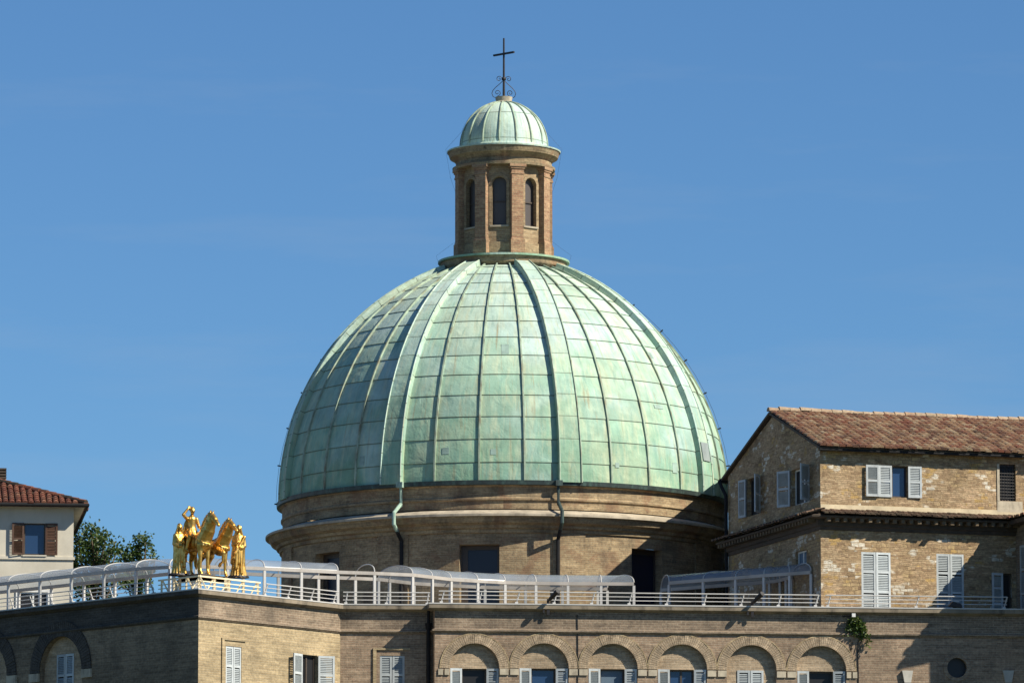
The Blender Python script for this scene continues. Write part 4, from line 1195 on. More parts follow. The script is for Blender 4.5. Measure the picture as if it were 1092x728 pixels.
# tiled string cornice round gable and facade, on dentils
pth = [HG0, H0, HR.w(H_L, 0)]
m = MB(); sweep(m, pth, [(-0.02,-0.62),(0.05,-0.62),(0.08,-0.50),(0.14,-0.47),(0.16,-0.30),(0.16,-0.24),(0.50,-0.20),(0.52,-0.14),(-0.02,0.10)], z_str-0.02); m.build("string_cornice", M['soffit'], house)
for F, L_ in ((HG, H_W), (HR, H_L)):
    m = MB(); n = int(L_/0.32)
    for i in range(n):
        s = (i+0.5)*L_/n; m.box(s-0.07, s+0.07, -0.46, -0.14, z_str-0.36, z_str-0.222, M=F.M)
    m.build("dentil_row", M['dentil'], house)
m = MB()
for k, (F, L_) in enumerate(((HG, H_W), (HR, H_L))):
    O = F.w(-0.1 if k else 0.0, -0.64) + Vector((0,0,z_str-0.12)); up = (F.n*0.64 + Vector((0,0,0.2))).normalized()
    tile_field(m, O, F.t.copy(), up, L_+0.5, 0.66, 0.2, 0.33, seed=3+k, rad=0.085)
m.build("cornice_tiles", M['tile_dark'], house)
m = MB(); sweep(m, pth[1:], [(-0.02,0.10),(0.035,0.10),(0.02,0.30),(-0.02,0.30)], z_str); m.build("render_band", M['render_band'], house)
# roof
ov, og = 0.38, 0.16
rise = z_ridge - z_eave; half_w = H_W/2
upv = (Hn*half_w + Vector((0,0,rise))).normalized()
O = HR.w(-og, -ov) + Vector((0,0,z_eave - ov*rise/half_w + 0.04))
slope = (half_w+ov)/ (half_w/math.hypot(half_w, rise))
rf = MB()
a = O; b = O + Ht*(H_L+og*2); c = b + upv*slope; d = a + upv*slope
O2 = HR.w(H_L+og, H_W+ov) + Vector((0,0,z_eave - ov*rise/half_w + 0.04))
upb = (-Hn*half_w + Vector((0,0,rise))).normalized()
for (p, q, r_, s_) in ((a, b, c, d), (O2, O2 - Ht*(H_L+og*2), O2 - Ht*(H_L+og*2) + upb*slope, O2 + upb*slope)):
    nn = (q-p).cross(s_-p).normalized()
    rf.add([p, q, r_, s_] + [x - nn*0.09 for x in (p, q, r_, s_)], [(0,1,2,3),(7,6,5,4),(0,4,5,1),(1,5,6,2),(2,6,7,3),(3,7,4,0)])
roof = rf.build("roof", M['soffit'], house)
m = MB(); tile_field(m, O + upv*(-0.06), Ht, upv, H_L+og*2, slope+0.06, 0.25, 0.40, seed=1, rad=0.115)
tile_field(m, O2 + upb*(-0.06), -Ht, upb, H_L+og*2, slope+0.06, 0.215, 0.36, seed=2)
m.build("roof_tiles", M['tile_old'], roof)
m = MB(); rg0 = O + upv*slope + Vector((0,0,0.08)); nrt = int((H_L+0.3)/0.42)
for i in range(nrt):
    wz_ = Vector((0,0,0.025*math.sin(i*0.55)+rnd.uniform(-.018,.018)))
    p0 = rg0 + wz_ + Ht*(i*0.42 - 0.02); p1 = rg0 + wz_ + Ht*(i*0.42 + 0.44); vs = []
    for p, rad in ((p0, 0.165), (p1, 0.14)):
        for k in range(8):
            a_ = math.pi*k/7; vs.append(p + Hn*(-rad*math.cos(a_)) + Vector((0,0,rad*math.sin(a_)*0.9 - 0.03)))
    fs = [[k, 8+k, 9+k, k+1] for k in range(7)] + [list(range(8))]
    uvv = (i+900.0, 0.5); m.add(vs, fs, [[uvv]*len(f) for f in fs])
m.build("ridge_tiles", M['tile_ridge'], roof)
m = MB(); ge = HR.w(-og, -ov-0.06) + Vector((0,0,z_eave - ov*rise/half_w - 0.06)); ge = ge + Hn*0.1 + Vector((0,0,0.0)); m.tube([ge, ge + Ht*(H_L+2*og)], 0.05, 8); m.build("gutter", M['pipe_dark'], house)
m = MB(); e0 = HG.w(0.12, -0.1)
m.tube([HG.w(-0.3,-0.25)+Vector((0,0,z_leave-0.25)), HG.w(-0.1,-0.22)+Vector((0,0,z_leave-0.5)), HG.w(0.1,-0.12)+Vector((0,0,z_leave-0.85)), HG.w(0.12,-0.1)+Vector((0,0,hb))], 0.07, 8); m.build("downpipe", M['pipe_dark'], house)
m = MB(); g_ = HG.w(-0.42, -0.2) + Vector((0,0,z_leave-0.22)); m.tube([g_, g_ + Ht*3], 0.09, 8); m.build("gutter", M['pipe_dark'], house)

# ------------------------------------------------------------------ projecting wing beyond the frame's right edge (its shadow crosses the facade)
s_w = HR.px(1083.5, 600)[0]
wing = thing("side_wing", HR.w(s_w+3, -1.5), "low brick wing in shade, projecting at the far right edge beside the stone house", "building")
zw_top = z_str - 0.15
WG = Frame(HR.w(s_w, 0.0), HR.w(s_w, -5.6)); WGn = WG.n
m = MB(); p = [HR.w(s_w, -0.003), HR.w(s_w, -5.6), HR.w(s_w+6, -5.6), HR.w(s_w+6, -0.003)]
for i in range(3):
    a, b = p[i], p[i+1]; m.add([(a.x,a.y,0),(b.x,b.y,0),(b.x,b.y,zw_top),(a.x,a.y,zw_top)], [(0,1,2,3)])
m.build("wall", M['brick'], wing)
m = MB(); e = [HR.w(s_w-0.45, -0.004), HR.w(s_w-0.45, -6.05), HR.w(s_w+6.4, -6.05), HR.w(s_w+6.4, -0.004)]
zt_ = [zw_top+0.9, zw_top, zw_top, zw_top+0.9]
zt_ = [zw_top+0.02, zw_top+0.02, zw_top+0.02, zw_top+0.02]
top = [Vector((q.x,q.y,z)) for q, z in zip(e, zt_)]
m.add(top + [q - Vector((0,0,0.16)) for q in top], [(0,1,2,3),(7,6,5,4),(0,4,5,1),(1,5,6,2),(2,6,7,3),(3,7,4,0)])
wr = m.build("roof", M['soffit'], wing)
m = MB(); tile_field(m, HR.w(s_w-0.5, -0.004)+Vector((0,0,zw_top+0.03)), -HR.n, (HR.t+Vector((0,0,0.12))).normalized(), 6.0, 3.2, 0.215, 0.36, seed=8); m.build("roof_tiles", M['tile_old'], wr)
window(wing, WG, 0.5, 1.5, zw_top-3.6, zw_top-0.9, 0.02, M['glass_black'], M['frame_dark'], M['shutter'], 0.5, 0, 0, -0.05, 2)

# ------------------------------------------------------------------ CREAM HOUSE on the left
LHd = 241.5
hc = P(78.5, 560, LHd)
LF = Frame((hc.x-16.0*math.cos(R(7)), LHd-16.0*math.sin(R(7))), (hc.x, LHd))
lh = thing("cream_house", (hc.x-6, LHd+5, 13), "cream plastered house with red tile hip roof and brown shutters, behind the terrace's left end", "house")
zle = LF.px(40, 541)[1]
wl = hrect(LF, 25.6, 48.6, 557.5, 591.5)
wl2 = hrect(LF, 20, 51, 631, 652)
DEP = 10.0
m = MB(); m.sheet(rect(0, 16, 10, zle), [rect(*wl), rect(*wl2)], 0, 0.18)
m.build("front_wall", M['plaster'], lh, LF.M)
m = MB(); m.add([(16,0,10),(16,DEP,10),(16,DEP,zle),(16,0,zle)], [(0,1,2,3)]); m.add([(16,DEP,10),(0,DEP,10),(0,DEP,zle),(16,DEP,zle)], [(0,1,2,3)]); m.add([(0,DEP,10),(0,0,10),(0,0,zle),(0,DEP,zle)], [(0,1,2,3)])
m.build("side_wall", M['plaster'], lh, LF.M)
window(lh, LF, wl[0], wl[1], wl[2], wl[3], 0.10, M['glass_blue'], M['frame_dark'], M['shutter_brown'], (wl[1]-wl[0])*0.56, 174, 174, -0.06, 1, bars=0)
window(lh, LF, wl2[0], wl2[1], wl2[2], wl2[3], 0.02, M['glass_black'], M['frame_white'], bars=1)
m = MB(); q = wl2; m.box(q[0]-0.12, q[0]-.002, -0.05, 0.02, q[2], q[3]+0.12); m.box(q[1]+.002, q[1]+0.12, -0.05, 0.02, q[2], q[3]+0.12); m.box(q[0]-.002, q[1]+.002, -0.05, 0.02, q[3]+.002, q[3]+0.12); m.build("window_surround", M['frame_white'], lh, LF.M)
zsc = LF.px(40, 594.5)[1]
m = MB(); m.box(0, 16.06, -0.06, 0.02, zsc-0.07, zsc+0.05); m.build("string_course", M['plaster'], lh, LF.M)
m = MB(); m.prism([(wl[0]-0.05,wl[2]-0.06),(wl[1]+0.05,wl[2]-0.06),(wl[1]+0.05,wl[2]),(wl[0]-0.05,wl[2])], -0.1, 0.1); m.build("sill", M['plaster'], lh, LF.M)
ovl = 0.48
pit = math.tan(R(19.5))
m = MB(); x0, x1, y0, y1 = -ovl, 16+ovl, -ovl, DEP+ovl; hw_ = (y1-y0)/2; zt = zle + 0.10
ridge_z = zt + hw_*pit
vs = [(x0,y0,zt),(x1,y0,zt),(x1,y1,zt),(x0,y1,zt),(x0+hw_,y0+hw_,ridge_z),(x1-hw_,y0+hw_,ridge_z)]
m.add(vs, [(0,1,5,4),(1,2,5),(2,3,4,5),(3,0,4)])
m.add([(x0,y0,zt-0.10),(x1,y0,zt-0.10),(x1,y1,zt-0.10),(x0,y1,zt-0.10)], [(0,3,2,1)])
for a_, b_ in ((0,1),(1,2),(2,3),(3,0)):
    p, q = Vector(vs[a_]), Vector(vs[b_]); dn = Vector((0,0,0.10)); m.add([p-dn, q-dn, q, p], [(0,1,2,3)])
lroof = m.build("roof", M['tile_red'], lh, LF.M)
m = MB(); upf = Vector((0,1,pit)).normalized(); sl = hw_/upf.y
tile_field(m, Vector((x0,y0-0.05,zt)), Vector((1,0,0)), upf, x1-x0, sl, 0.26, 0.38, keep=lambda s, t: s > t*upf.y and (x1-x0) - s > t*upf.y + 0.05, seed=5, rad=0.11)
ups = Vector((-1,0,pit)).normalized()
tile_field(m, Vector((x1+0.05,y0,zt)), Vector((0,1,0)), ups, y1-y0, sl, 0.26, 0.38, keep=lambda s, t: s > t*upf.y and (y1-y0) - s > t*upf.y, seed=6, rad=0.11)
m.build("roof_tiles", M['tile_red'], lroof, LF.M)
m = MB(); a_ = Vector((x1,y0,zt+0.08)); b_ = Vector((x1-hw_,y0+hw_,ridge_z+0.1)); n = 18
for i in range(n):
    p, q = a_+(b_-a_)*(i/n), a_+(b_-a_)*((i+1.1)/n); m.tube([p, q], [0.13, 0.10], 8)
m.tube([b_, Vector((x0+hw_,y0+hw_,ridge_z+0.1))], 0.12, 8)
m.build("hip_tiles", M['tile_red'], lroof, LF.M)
m = MB(); m.tube([(x0,y0-0.09,zt-0.03),(x1+0.09,y0-0.09,zt-0.03),(x1+0.09,y1,zt-0.03)], 0.075, 8); m.build("gutter", M['pipe_dark'], lh, LF.M)
m = MB(); m.add([(-.4,-ovl+0.05,zle-0.012),(16+ovl-.05,-ovl+0.05,zle-0.012),(16+ovl-.05,DEP+ovl-.05,zle-0.012),(-.4,DEP+ovl-.05,zle-0.012)], [(0,3,2,1)]); m.build("soffit", M['plaster'], lh, LF.M)
chx = LF.px(-2.0, 505, 4.0)[0]; chz = LF.px(0, 500.5, 4.0)[1]
m = MB(); m.box(chx-0.33, chx+0.33, 3.7, 4.3, chz-1.4, chz-0.42)
ch = m.build("chimney", M['brick_red'], lroof, LF.M)
m = MB()
for i in range(4): m.box(chx-0.34, chx+0.34, 3.66, 4.34, chz-0.40+i*0.12, chz-0.40+i*0.12+0.07)
m.box(chx-0.22, chx+0.22, 3.8, 4.2, chz-0.45, chz+0.02); m.build("chimney_cap", M['soffit'], lroof, LF.M)

# ------------------------------------------------------------------ trees behind the terrace
def make_tree(px_, label, blobs, trunk_u, seed, nleaf):
    rg = random.Random(seed); d = px_
    base = P(trunk_u, 600, d); gz = ground_z(base.x, d)
    t = thing("leafy_tree", (base.x, d, gz), label, "tree", "trees behind the terrace")
    cs = []
    for (u, v, r_) in blobs:
        p = P(u, v, d); cs.append((Vector((p.x, d + rg.uniform(-1,1), p.z)), r_*d/FPX))
    m = MB(); topz = max(c.z for c, _ in cs)
    tr = [Vector((base.x, d, gz-0.3)), Vector((base.x+0.15, d+.1, gz+3)), Vector((base.x-0.1, d, gz+6)), Vector((base.x+0.1, d, (gz+6+topz)/2)), Vector((base.x, d, topz-0.4))]
    m.tube(tr, [0.26,0.21,0.17,0.10,0.03], 8)
    for c, r_ in cs:
        k = max(gz+4.0, c.z - 2.6); q = Vector((base.x, d, k)); mid = (q + c)/2 + Vector((rg.uniform(-.2,.2), 0, 0.25))
        m.tube([q, mid, c], [0.075,0.05,0.018], 6)
    m.build("trunk", M['bark'], t, smooth=True)
    lf = MB(); tot = sum(r_**2 for _, r_ in cs)
    for c, r_ in cs:
        nn = int(nleaf*r_**2/tot)
        for i in range(nn//9):
            v = Vector((rg.gauss(0,1), rg.gauss(0,1), rg.gauss(0,1))).normalized()
            tip = c + v*(r_*(0.35+0.75*rg.random()**0.7)); tip.z = c.z + (tip.z-c.z)*0.85
            for j in range(9):
                p = tip + Vector((rg.gauss(0,.13), rg.gauss(0,.13), rg.gauss(0,.11)))
                ax = Vector((rg.gauss(0,1), rg.gauss(0,1), rg.gauss(0,.6)-0.3)).normalized(); sd = ax.orthogonal().normalized()
                sd = Matrix.Rotation(rg.uniform(0,6.28),3,ax) @ sd; L_ = rg.uniform(.10,.19); W_ = L_*0.36
                uvv = (rg.randint(0,9999)+.5, rg.randint(0,99)+.5)
                lf.add([p, p+ax*L_*.5+sd*W_, p+ax*L_, p+ax*L_*.5-sd*W_], [(0,1,2,3)], [[uvv]*4])
    lf.build("crown", M['leaf'], t)
    return t
make_tree(252.0, "fuller dark green tree right beside the cream house's wall", [(84,592,16),(96,578,14),(104,588,15),(92,605,17),(112,600,12),(98,568,9),(114,578,7),(108,566,6),(84,574,9),(120,590,6),(122,574,4),(90,625,17),(110,622,16),(124,612,9),(101,562,4),(118,584,6),(125,586,4)], 99, 3, 4600)
make_tree(254.0, "sparser small tree with a thin leaning top, further right of the cream house", [(150,585,8),(156,577,6),(148,574,4),(140,590,8),(132,594,6),(146,598,9),(160,590,4),(152,606,10),(138,606,10),(128,588,4),(166,594,3),(148,622,12),(136,620,9),(157,582,4)], 147, 4, 2300)

# ------------------------------------------------------------------ plant, lamps and brackets on the front wall
def wall_plant():
    s0, zt = FD.px(912, 656); s_c = s0; rg = random.Random(5)
    t = thing("wall_plant", FD.w(s_c, 0)+Vector((0,0,zt-0.4)), "leafy green plant growing out of the brick parapet right of the last arch", "plant")
    st = MB(); lf = MB()
    for i in range(26):
        a = rg.uniform(-1,1); L_ = rg.choice((0.35,0.55,0.8,1.0,1.3))*rg.uniform(.5,.75)*(1.1 if a > -.2 else .75)
        p = Vector((s_c+rg.uniform(-.05,.05), 0.0, zt-0.12)); pl = [p.copy()]
        v = Vector((a*0.5+0.06, -rg.uniform(.06,.22), rg.uniform(-.1,.2)))
        for k in range(7):
            v = v + Vector((a*0.02, 0.02, -0.24)); p = p + v.normalized()*(L_/7); p.y = min(p.y, -0.03); pl.append(p.copy())
        st.tube(pl, 0.008, 4)
        for q in pl[1:]:
            for j in range(7):
                ax = Vector((rg.gauss(0,1), rg.gauss(-.3,1), rg.gauss(-.4,.8))).normalized(); sd = ax.orthogonal().normalized(); sd = Matrix.Rotation(rg.uniform(0,6.28),3,ax) @ sd
                c = q + Vector((rg.gauss(0,.05), min(0,rg.gauss(-.03,.05)), rg.gauss(0,.05))); l_ = rg.uniform(.08,.15); uvv = (rg.randint(0,9999)+.5, .5)
                lf.add([c, c+ax*l_*.5+sd*l_*.3, c+ax*l_, c+ax*l_*.5-sd*l_*.3], [(0,1,2,3)], [[uvv]*4])
    st.build("stem", M['bark'], t, FD.M); lf.build("foliage", M['leaf_wall'], t, FD.M)
    rt = MB()
    for i in range(5):
        x = s_c+0.1+rg.uniform(-.35,.2); z = zt-0.9; pl = [(x, -0.02, z)]
        for k in range(4): x += rg.uniform(-.05,.05); z -= rg.uniform(.06,.16); pl.append((x, -0.02, z))
        rt.tube(pl, 0.012, 4)
    rt.build("root", M['bark'], t, FD.M)
wall_plant()
sl_, zl_ = FD.px(908.8, 656.3)
tb = thing("wall_lamp", FD.w(sl_, 0)+Vector((0,0,zl_)), "small white box lamp on a short arm above the wall plant", "lamp")
m = MB(); m.box(sl_-0.065, sl_+0.065, -0.34, -0.22, zl_-0.065, zl_+0.065); m.build("lamp_box", M['frame_white'], tb, FD.M)
m = MB(); m.tube([(sl_-0.35,0.0,zl_-0.03),(sl_-0.2,-0.2,zl_-0.01),(sl_-0.05,-0.28,zl_)], 0.022, 6); m.build("arm", M['dark_iron'], tb, FD.M)
def spot(u, v, label, first=[None]):
    s, z = FD.px(u, v)
    t = thing("spotlight", FD.w(s, 0)+Vector((0,0,z)), label, "spotlight", "black spotlights clamped to the parapet", math.atan2(FD.t.y, FD.t.x))
    Wt = FD.M @ T(s, 0, z)
    m = MB(); m.box(-0.05, 0.05, -0.2, -0.145, -0.30, 0.28); m.box(-0.20, -0.13, -0.2, -0.15, -0.22, 0.05); m.box(-0.2, 0.05, -0.19, -0.15, -0.02, 0.06); m.build("bracket", M['dark_iron'], t, Wt)
    m = MB(); m.tube([(0,-0.17,0.2),(0.09,-0.42,0.34)], 0.04, 8); m.build("arm", M['dark_iron'], t, Wt)
    m = MB(); m.tube([(0.0,-0.30,0.22),(0.06,-0.38,0.28),(0.17,-0.53,0.40),(0.29,-0.68,0.52)], [0.04,0.07,0.085,0.10], 14); hd = m.build("lamp_head", M['dark_iron'], t, Wt)
    m = MB(); m.tube([(0.291,-0.682,0.521),(0.295,-0.688,0.525)], 0.085, 14); m.build("lens", M['glass_black'], hd, Wt)
spot(584, 647, "black spotlight on a bracket, between the first two arches' tops")
spot(801.5, 649.5, "black spotlight on a bracket, above the arch with closed shutters")
s, z = FD.px(1018, 645)
t = thing("floodlight", FD.w(s, 0.1)+Vector((0,0,zc)), "dark floodlight lying on the parapet below the stone house's half shaded shutters", "floodlight")
m = MB(); m.prism([(s-0.26,zc+0.03),(s+0.24,zc-0.02),(s+0.2,zc+0.10),(s-0.12,zc+0.2)], -0.28, 0.05); fl = m.build("housing", M['dark_iron'], t, FD.M)
m = MB(); m.box(s-0.06, s+0.06, -0.05, 0.02, zc-0.02, zc+0.05); m.build("foot", M['dark_iron'], t, FD.M)
m = MB(); m.box(s-0.1, s+0.14, -0.2, -0.02, zc+0.19, zc+0.22); m.build("visor", M['white_metal'], t, FD.M)

# ------------------------------------------------------------------ cream trestle platform for the gilded statues
ztr = P(212, 613.9, 205.2).z
zd = ztr + 0.13
plat = thing("trestle_platform", (K1.x+0.6, K1.y+2.0, zf), "cream trestle platform at the terrace corner, under the gilded statues", "platform")
dk = [FA.w(FA.L-1.6, 0.35), Vector((K1.x, K1.y+0.55, 0)), FB.w(2.0, 0.45), FB.w(1.9, 2.9), FA.w(FA.L-1.9, 3.0)]
m = MB(); n = len(dk)
m.add([(p.x,p.y,zd-0.05) for p in dk] + [(p.x,p.y,zd) for p in dk], [list(range(n))[::-1], [n+i for i in range(n)]] + [[i,(i+1)%n,n+(i+1)%n,n+i] for i in range(n)])
m.build("deck", M['soffit'], plat)
for F, s0, s1 in ((FA, FA.L-2.4, FA.L-0.05), (FB, 0.05, 3.35)):
    for h, rr_ in ((ztr-zc, 0.055), ((ztr-zc)*0.62, 0.035), ((ztr-zc)*0.3, 0.03)):
        m = MB(); m.bar(F.M @ Vector((s0, 0.10, zc+h)), F.M @ Vector((s1, 0.10, zc+h)), rr_); m.build("rail", M['cream_metal'], plat)
    n = 5 if F is FB else 4
    for i in range(n):
        s = s0 + 0.15 + (s1-s0-0.25)*i/(n-1); m = MB()
        m.bar(F.M @ Vector((s, 0.13, zc)), F.M @ Vector((s, 0.13, ztr)), 0.06); m.build("post", M['cream_metal'], plat)
        for sg in (-1, 1):
            m = MB(); m.bar(F.M @ Vector((s+sg*0.22, 0.28, zc-0.02)), F.M @ Vector((s+sg*0.04, 0.14, ztr-0.02)), 0.045); m.build("brace", M['cream_metal'], plat)
for p in dk:
    q = p*0.93 + (sum(dk, Vector())/n if False else sum(dk, Vector((0,0,0)))/len(dk))*0.07
    m = MB(); m.box(-0.05, 0.05, -0.05, 0.05, zf, zd-0.05, M=T(q.x, q.y, 0)); m.build("leg", M['cream_metal'], plat)

# ------------------------------------------------------------------ gilded figures: one remeshed body each
class Blob:
    def __init__(s): s.mb = MB()
    def cap(s, a, b, r0, r1=None, n=10):
        a, b = Vector(a), Vector(b); r1 = r0 if r1 is None else r1
        d = (b-a); L = d.length; d = d.normalized() if L > 1e-6 else Vector((0,0,1))
        pts = []; rs = []
        for k in (90, 65, 40, 15):
            t = R(k); pts.append(a - d*r0*math.sin(t)); rs.append(max(1e-3, r0*math.cos(t)))
        for k in (15, 40, 65, 90):
            t = R(k); pts.append(b + d*r1*math.sin(t)); rs.append(max(1e-3, r1*math.cos(t)))
        s.mb.tube(pts, rs, n); return s
    def chain(s, pts, rs):
        for i in range(len(pts)-1): s.cap(pts[i], pts[i+1], rs[i], rs[i+1])
        return s
    def ell(s, c, rx, ry, rz, rot=None, n=14):
        vs = []; fs = []; m = 8
        Mr = (rot or Matrix.Identity(3))
        for i in range(m+1):
            ph = math.pi*i/m
            for k in range(n):
                th = 2*math.pi*k/n
                q = Vector((rx*max(1e-3,math.sin(ph))*math.cos(th), ry*max(1e-3,math.sin(ph))*math.sin(th), -rz*math.cos(ph)))
                vs.append(Vector(c) + Mr @ q)
        for i in range(m):
            for k in range(n): fs.append([i*n+k, i*n+(k+1)%n, (i+1)*n+(k+1)%n, (i+1)*n+k])
        fs.append(list(range(n))[::-1]); fs.append([m*n+k for k in range(n)])
        s.mb.add(vs, fs); return s
    def robe(s, prof, folds=13, amp=0.05, ph=0.0, n=52):
        """prof: (z, rx, ry, cx, cy); pleats deepen towards the hem"""
        vs = []; fs = []; m = len(prof); zt = prof[-1][0]; zb_ = prof[0][0]
        for (z, rx, ry, cx_, cy_) in prof:
            k_ = amp*(0.25+0.75*(zt-z)/(zt-zb_))
            for k in range(n):
                th = 2*math.pi*k/n; f = 1 + k_*math.sin(folds*th+ph+1.3*math.sin(3*th)) 
                vs.append((cx_+rx*f*math.cos(th), cy_+ry*f*math.sin(th), z))
        for i in range(m-1):
            for k in range(n): fs.append([i*n+k, i*n+(k+1)%n, (i+1)*n+(k+1)%n, (i+1)*n+k])
        fs.append(list(range(n))[::-1]); fs.append([(m-1)*n+k for k in range(n)])
        s.mb.add(vs, fs); return s
    def hand(s, wrist, d, up, sc=1.0):
        """palm, four curled fingers and a thumb"""
        d, up = Vector(d).normalized(), Vector(up).normalized(); side = d.cross(up).normalized(); wv = Vector(wrist)
        s.cap(wv, wv+d*0.07*sc, 0.026*sc, 0.036*sc)
        for i, L_ in enumerate((0.068,0.078,0.072,0.056)):
            o = wv + d*0.085*sc + side*(i-1.5)*0.024*sc; k = o + d*L_*0.55*sc + up*-0.006*sc; e = k + d*L_*0.35*sc - up*0.03*sc
            s.chain([o, k, e], [0.0125*sc, 0.0115*sc, 0.0095*sc])
        o = wv + d*0.03*sc - side*0.03*sc; s.chain([o, o - side*0.03*sc + d*0.03*sc - up*0.012*sc, o - side*0.035*sc + d*0.06*sc - up*0.025*sc], [0.015*sc,0.013*sc,0.011*sc]); return s
    def head(s, c, f, hair='veil', sc=1.0):
        """c = centre of the skull, f = where the face looks"""
        c = Vector(c); f = Vector(f).normalized(); u = Vector((0,0,1)); u = (u - f*u.dot(f)).normalized(); l = u.cross(f)
        rot = Matrix((f, l, u)).transposed()
        s.ell(c, 0.098*sc, 0.076*sc, 0.122*sc, rot)
        s.ell(c + f*0.03*sc - u*0.07*sc, 0.062*sc, 0.054*sc, 0.06*sc, rot)
        s.cap(c + f*0.095*sc + u*0.01*sc, c + f*0.115*sc - u*0.03*sc, 0.011*sc, 0.017*sc)
        s.cap(c + f*0.085*sc - l*0.022*sc - u*0.066*sc, c + f*0.085*sc + l*0.022*sc - u*0.066*sc, 0.012*sc)
        s.cap(c + f*0.082*sc - l*0.05*sc + u*0.03*sc, c + f*0.082*sc + l*0.05*sc + u*0.03*sc, 0.016*sc)
        for k in (-1, 1):
            s.ell(c + f*0.086*sc + l*k*0.032*sc + u*0.008*sc, 0.012*sc, 0.016*sc, 0.009*sc, rot)
            s.ell(c + l*k*0.078*sc - u*0.01*sc, 0.022*sc, 0.012*sc, 0.034*sc, rot)
        return s
    def make(s, name, mat, parent, W, vox=0.022, smooth=3):
        me = s.mb.mesh("tmp", None); o = bpy.data.objects.new("tmp", me); C.objects.link(o)
        md = o.modifiers.new("r", 'REMESH'); md.mode = 'VOXEL'; md.voxel_size = vox; md.use_smooth_shade = True
        if smooth:
            ms = o.modifiers.new("s", 'SMOOTH'); ms.factor = 0.5; ms.iterations = smooth
        dg = bpy.context.evaluated_depsgraph_get(); dg.update()
        nm = bpy.data.meshes.new_from_object(o.evaluated_get(dg)); nm.name = name
        bpy.data.objects.remove(o)
        nm.materials.clear(); nm.materials.append(mat)
        for p in nm.polygons: p.use_smooth = True
        return link(bpy.data.objects.new(name, nm), parent, W)
GRP = "gilded statues on the terrace corner"
def plinth(t, W, rx, ry):
    m = MB(); n = 20
    m.add([(rx*1.1*math.cos(2*math.pi*k/n), ry*1.1*math.sin(2*math.pi*k/n), -0.0) for k in range(n)] + [(rx*math.cos(2*math.pi*k/n), ry*math.sin(2*math.pi*k/n), 0.07) for k in range(n)],
          [[n+k for k in range(n)]] + [[k,(k+1)%n,n+(k+1)%n,n+k] for k in range(n)])
    m.build("base", M['dark_iron'], t, W)
def standing(u, v, d, yaw, label, h, mirror):
    p = P(u, v, d); t = thing("gilded_statue", (p.x, p.y, zd), label, "statue", GRP, yaw)
    W = T(p.x, p.y, zd) @ RZ(yaw) @ Matrix.Diagonal((h/1.78*0.92, h/1.78*0.92, h/1.78, 1))
    # local: faces +x
    sg = -1 if mirror else 1
    b = Blob(); z = 0.05
    b.robe([(z,0.23,0.31,0,0),(z+0.05,0.22,0.30,0,0),(z+0.35,0.185,0.25,0,0),(z+0.75,0.175,0.225,0,0),(z+0.95,0.18,0.225,0,0),(z+1.1,0.155,0.20,0,0),(z+1.3,0.155,0.215,0,0),(z+1.42,0.12,0.20,0,0),(z+1.48,0.06,0.08,0,0)], 15, 0.10)
    # mantle hanging over one shoulder to the knee
    b.robe([(z+0.42,0.20,0.25,0.01,sg*0.03),(z+0.47,0.215,0.27,0.01,sg*0.03),(z+0.8,0.215,0.25,0.01,sg*0.02),(z+1.05,0.20,0.245,0.01,0),(z+1.3,0.165,0.235,0,0),(z+1.40,0.11,0.19,0,0)], 11, 0.09, 0.8)
    b.cap((0.12,-sg*0.20,z+1.36), (0.2,sg*0.16,z+0.78), 0.06, 0.085); b.cap((0.15,-sg*0.15,z+1.2), (0.19,sg*0.2,z+0.62), 0.045, 0.06)
    b.cap((0.20,sg*0.10,z+1.0), (0.20,sg*0.13,z+0.3), 0.05, 0.075); b.cap((0.17,-sg*0.06,z+0.9),(0.20,-sg*0.08,z+0.1),0.045,0.06)
    b.cap((0,0,z+1.42), (0.015,0,z+1.58), 0.06, 0.055)
    # arms: one folded to the chest, the other bent across the waist
    b.chain([(0,sg*0.19,z+1.36),(0.03,sg*0.225,z+1.08),(0.2,sg*0.13,z+1.12)], [0.072,0.066,0.045]); b.hand((0.2,sg*0.13,z+1.12), (0.25,-sg*0.5,0.5), (1,0,0))
    b.chain([(0,-sg*0.19,z+1.36),(0.02,-sg*0.235,z+1.06),(0.2,-sg*0.12,z+0.98)], [0.072,0.068,0.05]); b.hand((0.2,-sg*0.12,z+0.98), (0.4,sg*0.7,0.05), (1,0,0.2))
    b.head((0.03,0,z+1.66), (1,-0.12*sg,-0.02))
    for k in (-1,1): b.cap((0.12,k*0.1,0.04),(0.26,k*0.11,0.035),0.05,0.035)
    body = b.make("figure", M['gold'], t, W, 0.015, 2)
    hb_ = Blob(); c = Vector((0.03,0,z+1.66))
    hb_.ell(c+Vector((-0.035,0,0.035)), 0.10, 0.092, 0.115); hb_.cap(c+Vector((-0.07,0,-0.02)), (-0.07,0,z+1.42), 0.085, 0.12); hb_.chain([c+Vector((0.0,0.085,0.06)), c+Vector((-0.01,0.095,-0.06)), (-0.03,0.13,z+1.42)], [0.03,0.035,0.06]); hb_.chain([c+Vector((0.0,-0.085,0.06)), c+Vector((-0.01,-0.095,-0.06)), (-0.03,-0.13,z+1.42)], [0.03,0.035,0.06])
    hb_.make("veil", M['gold'], body, W, 0.016, 2)
    plinth(t, T(p.x, p.y, zd) @ RZ(yaw), 0.3, 0.36)
    return t
# yaw: 0 faces +x (right); -90deg faces the camera
standing(191.0, 600, 206.4, R(-62), "gilded standing robed figure left of both horses, below the rider", 1.79, False)
standing(254.3, 605, 207.2, R(-78), "gilded standing robed figure with folded arms, right of both horses", 1.82, True)

